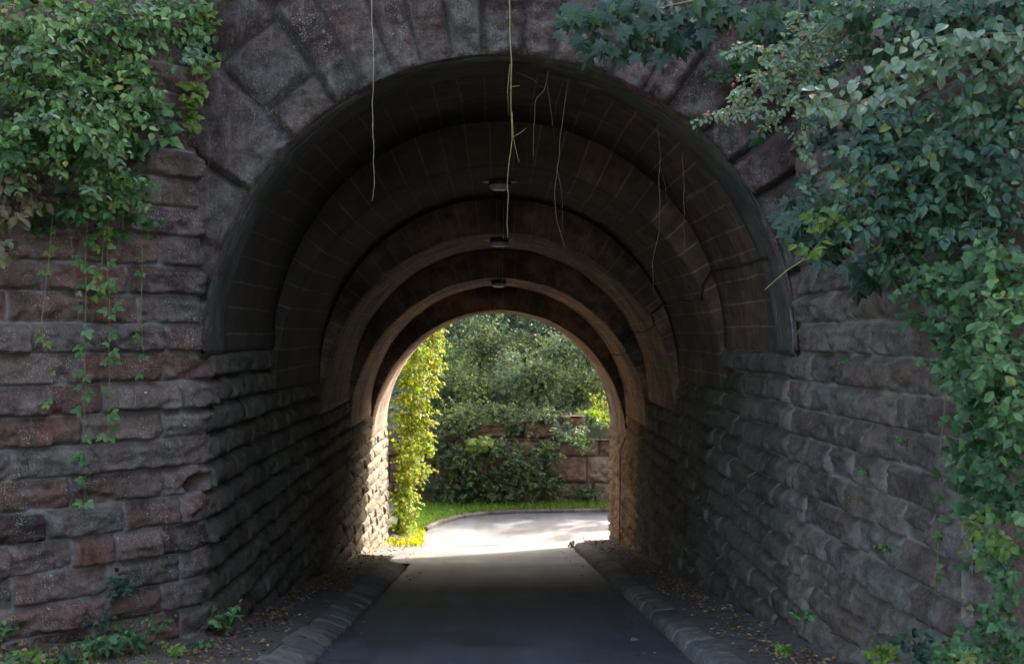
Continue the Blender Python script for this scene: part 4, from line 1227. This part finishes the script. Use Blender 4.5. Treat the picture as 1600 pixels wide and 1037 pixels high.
root_strand("short faint root just right of the lowest one", [(1066, 235), (1070, 290), (1068, 350), (1070, 405)], 14.0, .0045, M['root_dark'], [[(1070, 310), (1100, 290)]])

# ------------------------------------------------------------------ litter (stuff) and grass (stuff)
Lv = Leaves(601); rg = Lv.rg
def scatter(n, xa, xb, ya, yb, size, tone=(0, 1), zoff=.02, dens=None):
    for _ in range(n):
        x = rg.uniform(xa, xb); y = rg.uniform(ya, yb)
        if dens is not None and rg.random() > dens(x, y): continue
        z = float(walk_z(y)) if (x < -2.1 or x > 2.1) else float(road_z(y))
        if x < -3.1: z += .12 * (-3.1 - x)
        Lv.put('ovate', (x, y, z + zoff + rg.uniform(0, .02)), (rg.normal(), rg.normal(), rg.normal(0, .15)), (rg.normal(0, .3), rg.normal(0, .3), 1), size * rg.uniform(.5, 1.2), rg.uniform(*tone))
clump = lambda x, y: 1 if fbm(np.array([x * 1.5]), np.array([y * 1.1]), np.array([0.]), 3)[0] > -.05 else .15
scatter(1500, -3.1, -2.25, 10, 27, .055, dens=clump)
scatter(1200, -2.95, -2.6, 10, 27, .05)
scatter(1700, 2.25, 3.1, 8.5, 33, .055, dens=clump)
scatter(1300, 2.5, 2.95, 9, 30, .05)
scatter(900, -6.5, -3.0, 9.5, 13.0, .06)
scatter(90, 1.4, 1.9, 9, 31, .045)
scatter(50, -1.85, -1.4, 10, 26, .045)
scatter(260, -3.0, -1.9, 28, 37.5, .07, tone=(.3, 1))
scatter(120, 1.8, 2.9, 30, 34, .06)
tag(Lv.mesh().build("leaf_litter", M['litter'], smooth=False), "brown fallen leaves scattered along both pavements", "leaf litter", kind='stuff')
Lv = Leaves(602); rg = Lv.rg
Lv.put('ovate', at(983, 1006, 14.25) + np.array([0, 0, .02]), (1, .1, .05), (0, -.4, 1), .14, .9); Lv.put('ovate', at(983, 1006, 14.25) + np.array([.02, .03, .03]), (.8, .4, .1), (.1, -.3, 1), .12, .9)
tag(Lv.mesh().build("fallen_leaf", M['leaf_pale']), "single pale fallen leaf lying on the asphalt near the right kerb", "leaf")

def tris(n, pts_f, h, seed, lean=.3, w=.012, tone=(0, 1)):
    rg = np.random.default_rng(seed); mb = MB()
    P0 = np.array([pts_f(rg) for _ in range(n)])
    a = rg.uniform(0, math.pi, n); hh = h * rg.uniform(.5, 1.3, n); ln = rg.normal(0, lean, (n, 2)) * hh[:, None]
    s = np.column_stack([np.cos(a) * w, np.sin(a) * w, np.zeros(n)])
    mid = P0 + np.column_stack([ln * .35, hh * .6]); tip = P0 + np.column_stack([ln, hh])
    V = np.stack([P0 - s, P0 + s, mid + s * .7, mid - s * .7, tip], 1).reshape(-1, 3)
    F = []
    for i in range(n):
        b0 = i * 5; F += [(b0, b0 + 1, b0 + 2, b0 + 3), (b0 + 3, b0 + 2, b0 + 4)]
    mb.add(V, F, tone=np.repeat(rg.uniform(*tone, n), 5))
    return mb
def verge_pt(rg):
    k = rg.uniform(0, 8.2); i = int(k); f = k - i; t = rg.uniform(-.04, 1)
    p = VERGE[0][i] * (1 - f) + VERGE[0][i + 1] * f; q = VERGE[1][i] * (1 - f) + VERGE[1][i + 1] * f
    x, y = p + (q - p) * t
    return (x, y, float(road_z(y)) + .09 + .16 * t)
tag(tris(9000, verge_pt, .16, 5, .35, .014).build("grass", M['grass'], smooth=False), "green grass strip between the far kerb and the block wall", "grass", kind='stuff')
def left_far(rg):
    y = rg.uniform(33.5, 38); x = -2.95 + (rg.random() ** 1.8) * (.95 - .03 * (y - 33)); return (x, y, float(road_z(y)) + .02)
tag(tris(1500, left_far, .14, 6, .5, .016, (.3, 1)).build("grass", M['leaf_sun'], smooth=False), "yellowish grass and weeds at the foot of the sunlit ivy wall", "grass", kind='stuff')
def near_left(rg):
    y = rg.uniform(9.8, 12.6); x = rg.uniform(-6, -2.9); return (x, y, float(walk_z(y)) + .12 * max(0, -3.1 - x))
tag(tris(700, near_left, .09, 8, .6, .005).build("grass", M['grass'], smooth=False), "thin grass in the soil below the left wing wall", "grass", kind='stuff')
# mound of soil under the sunlit weeds
mb = MB()
ys = spans((30.5, 38.5, .3)); xs = np.linspace(0, 1, 8)
V = []
for y in ys:
    w = np.interp(y, [30.5, 32, 34.5, 37, 38.5], [.05, .25, .7, .95, .8])
    for t in xs: V.append((-3.15 + w * t, y, float(road_z(y)) - .01 + .17 * (1 - t) + .03 * math.sin(y * 3 + t * 5) * (1 - t)))
mb.add(V, grid_faces(len(ys), 8))
tag(mb.build("verge", M['soil']), kind='structure')

# ------------------------------------------------------------------ beyond the far portal
iv = thing("ivy_column", "sunlit yellow-green ivy cascading down the left wall beyond the tunnel", "ivy", (-3.0, 36.5, -4.2))
Lv = Leaves(701)
FS = (.6, -.4, .5)
for z in np.linspace(-3.9, 2.6, 15):
    wdt = np.interp(z, [-4, -3, -1, 0.5, 2, 2.6], [.3, .42, .55, .62, .66, .55])
    xx = np.interp(z, [-4, -2.5, -1, 1, 2.6], [-2.7, -2.55, -2.4, -2.25, -2.15])
    Lv.blob((xx, 36.6 + .3 * math.sin(z * 2), z), (wdt, .6, .3), 64, .095, 'ivy', L=.4, per=7, droop=.9, face=FS, tone=(0, .9), shell=.2, stem_r=.004)
for z, x in ((0.4, -1.8), (1.9, -1.6), (1.3, -1.65), (0.8, -1.7), (-2.2, -2.05), (-1.2, -1.95), (-1.6, -2.0), (-.8, -2.0), (1.6, -1.8), (2.2, -1.75), (1.0, -1.9)):
    Lv.blob((x, 36.3, z), (.2, .2, .25), 14, .09, 'ivy', L=.35, per=7, droop=1, face=FS, tone=(.2, .9), shell=0)
Lv.finish(iv, M['leaf_sun'], M['stem'])
br_ = thing("leafy_branch", "bright yellow-green leafy branch showing beside the right jamb of the far arch", "branch", at(975, 640, 38.5))
Lv = Leaves(702)
for px, py, n in ((928, 622, 5), (940, 632, 8), (952, 628, 8), (938, 648, 5), (950, 655, 7), (958, 640, 6), (952, 612, 3)):
    Lv.blob(at(px, py, 38.5), (.16, .15, .14), n, .11, 'ovate', L=.3, per=6, face=FS, tone=(.2, .8), shell=0, stem_r=.004)
tube(Lv.stem, [at(1010, 690, 38.6), at(975, 655, 38.5), at(945, 638, 38.5), at(925, 625, 38.5)], .012, .004); Lv.nstem += 1
Lv.finish(br_, M['leaf_sun'], M['stem'])
weed("small weed at the rounded end of the right kerb", (1.85, 32.9, float(road_z(32.9))), 7, .26, .08, M['leaf'], 'ovate', 330, .7)

SHR = [  # px, py of the middle, distance, half width, half height, leaves, material, label
    (700, 760, 43.0, .9, .55, 60, 'leaf_far', "dark shrub at the left foot of the block wall"),
    (755, 745, 43.0, .9, .7, 70, 'leaf_far', "shrub covering the wall just right of the dark left one"),
    (815, 725, 43.0, .8, .9, 90, 'leaf_far', "tall leafy shrub growing in the middle of the block wall"),
    (850, 755, 43.0, .6, .6, 50, 'leaf_far', "round shrub at the wall foot right of the middle"),
    (690, 690, 43.2, .7, .9, 80, 'leaf_far', "climbing shrub behind the sunlit ivy on the block wall"),
    (745, 680, 43.9, .7, .45, 55, 'leaf_far', "shrub hanging over the upper blocks left of centre"),
    (750, 690, 42.9, .3, .28, 14, 'leaf_lime', "small lime-green maple seedling on the block wall"),
    (810, 660, 43.9, .6, .4, 50, 'leaf_far', "trailing shrub over the top blocks at the centre"),
    (885, 672, 43.3, .5, .4, 40, 'leaf_pale', "pale-leaved shrub on the top block at the right"),
    (855, 705, 43.1, .45, .5, 34, 'leaf_far', "shrub hanging between the exposed blocks at the right"),
    (700, 615, 46, 1.3, .8, 120, 'leaf_far', "wide bush on the slope above the left end of the block wall"),
    (770, 610, 46, 1.3, .8, 120, 'leaf_far', "broad bush on the slope above the wall centre"),
    (840, 600, 46, 1.2, .8, 110, 'leaf_far', "bush on the slope right of the broad centre bush"),
    (905, 600, 46.5, 1.1, .8, 90, 'leaf_far', "grassy bush on the slope beside the right jamb"),
    (690, 560, 49, 1.3, .9, 110, 'leaf_far', "tall bush upslope behind the sunlit ivy"),
    (755, 545, 50, 1.3, 1.0, 120, 'leaf_far', "dense bush high on the slope left of centre"),
    (825, 555, 49.5, 1.3, .9, 120, 'leaf_far', "leafy bush high on the slope right of centre"),
    (890, 545, 49, 1.3, 1.0, 120, 'leaf_pale', "lighter green bush high on the slope at the right"),
    (940, 560, 50, 1.2, 1.2, 100, 'leaf_far', "dark bush high on the slope near the right jamb"),
    (720, 650, 43.6, .8, .5, 70, 'leaf_far', "shrub spilling over the block wall left of the lime seedling"),
    (775, 640, 43.8, .7, .35, 55, 'leaf_far', "low shrub along the top of the block wall at the centre"),
    (850, 645, 43.7, .6, .35, 40, 'leaf_far', "low shrub on the wall top beside the highest block"),
    (930, 655, 44.2, .7, .4, 45, 'leaf_lime', "light green shrub on the wall top at the right jamb"),
    (780, 765, 42.95, 1.2, .35, 50, 'leaf_far', "low weedy shrub along the wall foot"),
    (780, 700, 43.1, .5, .4, 36, 'leaf_far', "small shrub rooted in the middle course of the block wall"),
    (720, 720, 43.0, .7, .6, 60, 'leaf_far', "leafy shrub in front of the left part of the block wall"),
    (910, 690, 43.2, .25, .3, 14, 'leaf_far', "tuft of leaves in a joint of the exposed blocks"),
    (920, 765, 43.1, .5, .18, 16, 'leaf_far', "low tuft at the foot of the exposed blocks"),
    (730, 585, 47.5, .9, .9, 80, 'leaf_far', "bush between the slope rows left of centre, overlapping its neighbours"),
    (805, 582, 47.8, .9, .9, 80, 'leaf_pale', "paler bush in the middle of the slope"),
    (870, 575, 48, .9, .9, 80, 'leaf_far', "bush right of the paler middle bush on the slope"),
    (720, 520, 53, 1.4, 1.2, 110, 'leaf_dark', "dark undergrowth bush at the wood edge, left"),
    (790, 512, 54, 1.4, 1.2, 110, 'leaf_dark', "dark undergrowth bush at the wood edge, centre"),
    (860, 515, 53, 1.4, 1.2, 110, 'leaf_dark', "dark undergrowth bush at the wood edge, right"),
    (830, 495, 56, 1.5, 1.3, 110, 'leaf_far', "bush deeper in the wood, right of centre"),
    (745, 492, 56, 1.5, 1.3, 110, 'leaf_far', "bush deeper in the wood, left of centre"),
    (920, 520, 53, 1.3, 1.3, 100, 'leaf_dark', "dark bush at the wood edge behind the right jamb"),
    (660, 520, 51, 1.2, 1.2, 100, 'leaf_far', "dark bush at the top of the slope behind the ivy"),
]
for i, (px, py, y, rx, rz, n, mt, lab) in enumerate(SHR):
    if y < 44: n *= .6; rx *= 1.15
    else: rz *= 1.15; y += .9 * math.sin(i * 2.4); py += 7 * math.sin(i * 4.1)
    c = at(px, py, y)
    root = thing("shrub", lab, "shrub", (c[0], y, c[2] - rz), "shrubs on the wall and slope beyond the tunnel")
    Lv = Leaves(800 + i)
    Lv.blob(c, (rx, .55, rz), int(n * 2.3), .10 if mt != 'leaf_lime' else .2, 'ovate' if i % 3 else 'ivy', L=.55, per=9, droop=.7, face=(0, -.7, .7), tone=(0, .95), shell=.15, stem_r=.005)
    for _ in range(5):
        e = c + np.array([Lv.rg.normal(0, rx * .4), Lv.rg.normal(0, .2), Lv.rg.uniform(0, rz * .8)])
        tube(Lv.stem, [c - np.array([0, 0, rz]), (c + e) / 2 - np.array([0, 0, rz * .3]), e], .02, .006)
    Lv.finish(root, M[mt], M['bark'])

# trees along the top of the slope
TREES = [(-3.6, 57, 9, "slim tree at the left end of the wood behind the slope"), (-1.4, 55, 10, "forked slim tree left of centre in the wood"), (0.6, 58, 11, "slender tree at the centre of the wood"),
         (2.3, 55.5, 10, "dark-stemmed tree right of centre in the wood"), (4.0, 57.5, 10, "leafy tree in the wood near the right jamb"), (6.6, 57, 10, "tree in the wood hidden mostly by the right jamb"), (9.6, 57.5, 11, "tall tree in the wood past the right jamb"), (15.0, 57.5, 10, "thin open tree of the wood beyond the road bend"), (18.5, 58, 11, "farthest right open tree of the wood"), (6.4, 50.5, 6.2, "small open tree above the block wall just past the right jamb"), (10.2, 49.5, 6.4, "small open tree above the block wall at the road bend"), (8.6, 53, 7.5, "young tree behind the small ones above the block wall"), (12.0, 56.5, 9.5, "outermost tree of the wood on the right"), (-6.5, 56, 10, "outermost tree of the wood on the left")]
for i, (x, y, h, lab) in enumerate(TREES):
    zb = float(ground_f(np.array([x]), np.array([y]))[0]) - .2
    root = thing("tree", lab, "tree", (x, y, zb), "trees of the wood on the slope")
    lr = random.Random(900 + i); mb = MB()
    top = np.array([x + lr.uniform(-.6, .6), y + lr.uniform(-.4, .4), zb + h * .85])
    b0 = np.array([x, y, zb])
    trunk = [b0 + (top - b0) * t + np.array([.15 * math.sin(t * 5 + i), .1 * math.cos(t * 4 + i), 0]) for t in np.linspace(0, 1, 9)]
    tube(mb, trunk, .14, .03, 7)
    Lv = Leaves(900 + i)
    small = y < 54
    for k in range(11 if small else 16):
        t = lr.uniform(.16, 1); p = trunk[int(t * 8)]
        dd = np.array([lr.uniform(-1, 1), lr.uniform(-1, 1), lr.uniform(0, .7)]); dd /= np.linalg.norm(dd)
        ln = lr.uniform(1.0, 2.3) * (1.2 - .5 * t)
        e = p + dd * ln
        tube(mb, [p, p + dd * ln * .5 + np.array([0, 0, .1]), e], .04, .01, 5)
        Lv.blob(e, (.6, .6, .4) if small else (.85, .85, .6), 40 if small else 24, .15, 'ovate', L=.8, per=9, droop=.6, face=(0, -.5, .8), tone=(0, 1), shell=.1)
    mb.build("trunk", M['bark'], root)
    Lv.finish(root, M['leaf_far'], None, "crown")
# far-off wood: reads as one mass
Lv = Leaves(990); rg = Lv.rg
for _ in range(1500):
    x = rg.uniform(-14, 18); y = rg.uniform(60, 68); z = float(ground_f(np.array([x]), np.array([y]))[0]) + rg.uniform(0, 6)
    Lv.spray((x, y, z), (rg.normal(0, .6), -.6, rg.normal(.1, .4)), 1.0, 7, .26, 'small', droop=.6, tone=(0, 1))
tag(Lv.mesh().build("woods", M['leaf_far'], smooth=False), "leafy wood closing the view behind the slope trees", "woods", kind='stuff')
# ground cover on the slope
Lv = Leaves(991); rg = Lv.rg
for _ in range(3000):
    x = rg.uniform(-6, 9); y = rg.uniform(43.9, 58); z = float(ground_f(np.array([x]), np.array([y]))[0])
    Lv.spray((x, y, z), (rg.normal(0, .5), -.5, .7), .5, 6, .12, 'small', droop=.9, tone=(0, 1))
tag(Lv.mesh().build("undergrowth", M['leaf_far'], smooth=False), "low undergrowth covering the slope above the block wall", "undergrowth", kind='stuff')
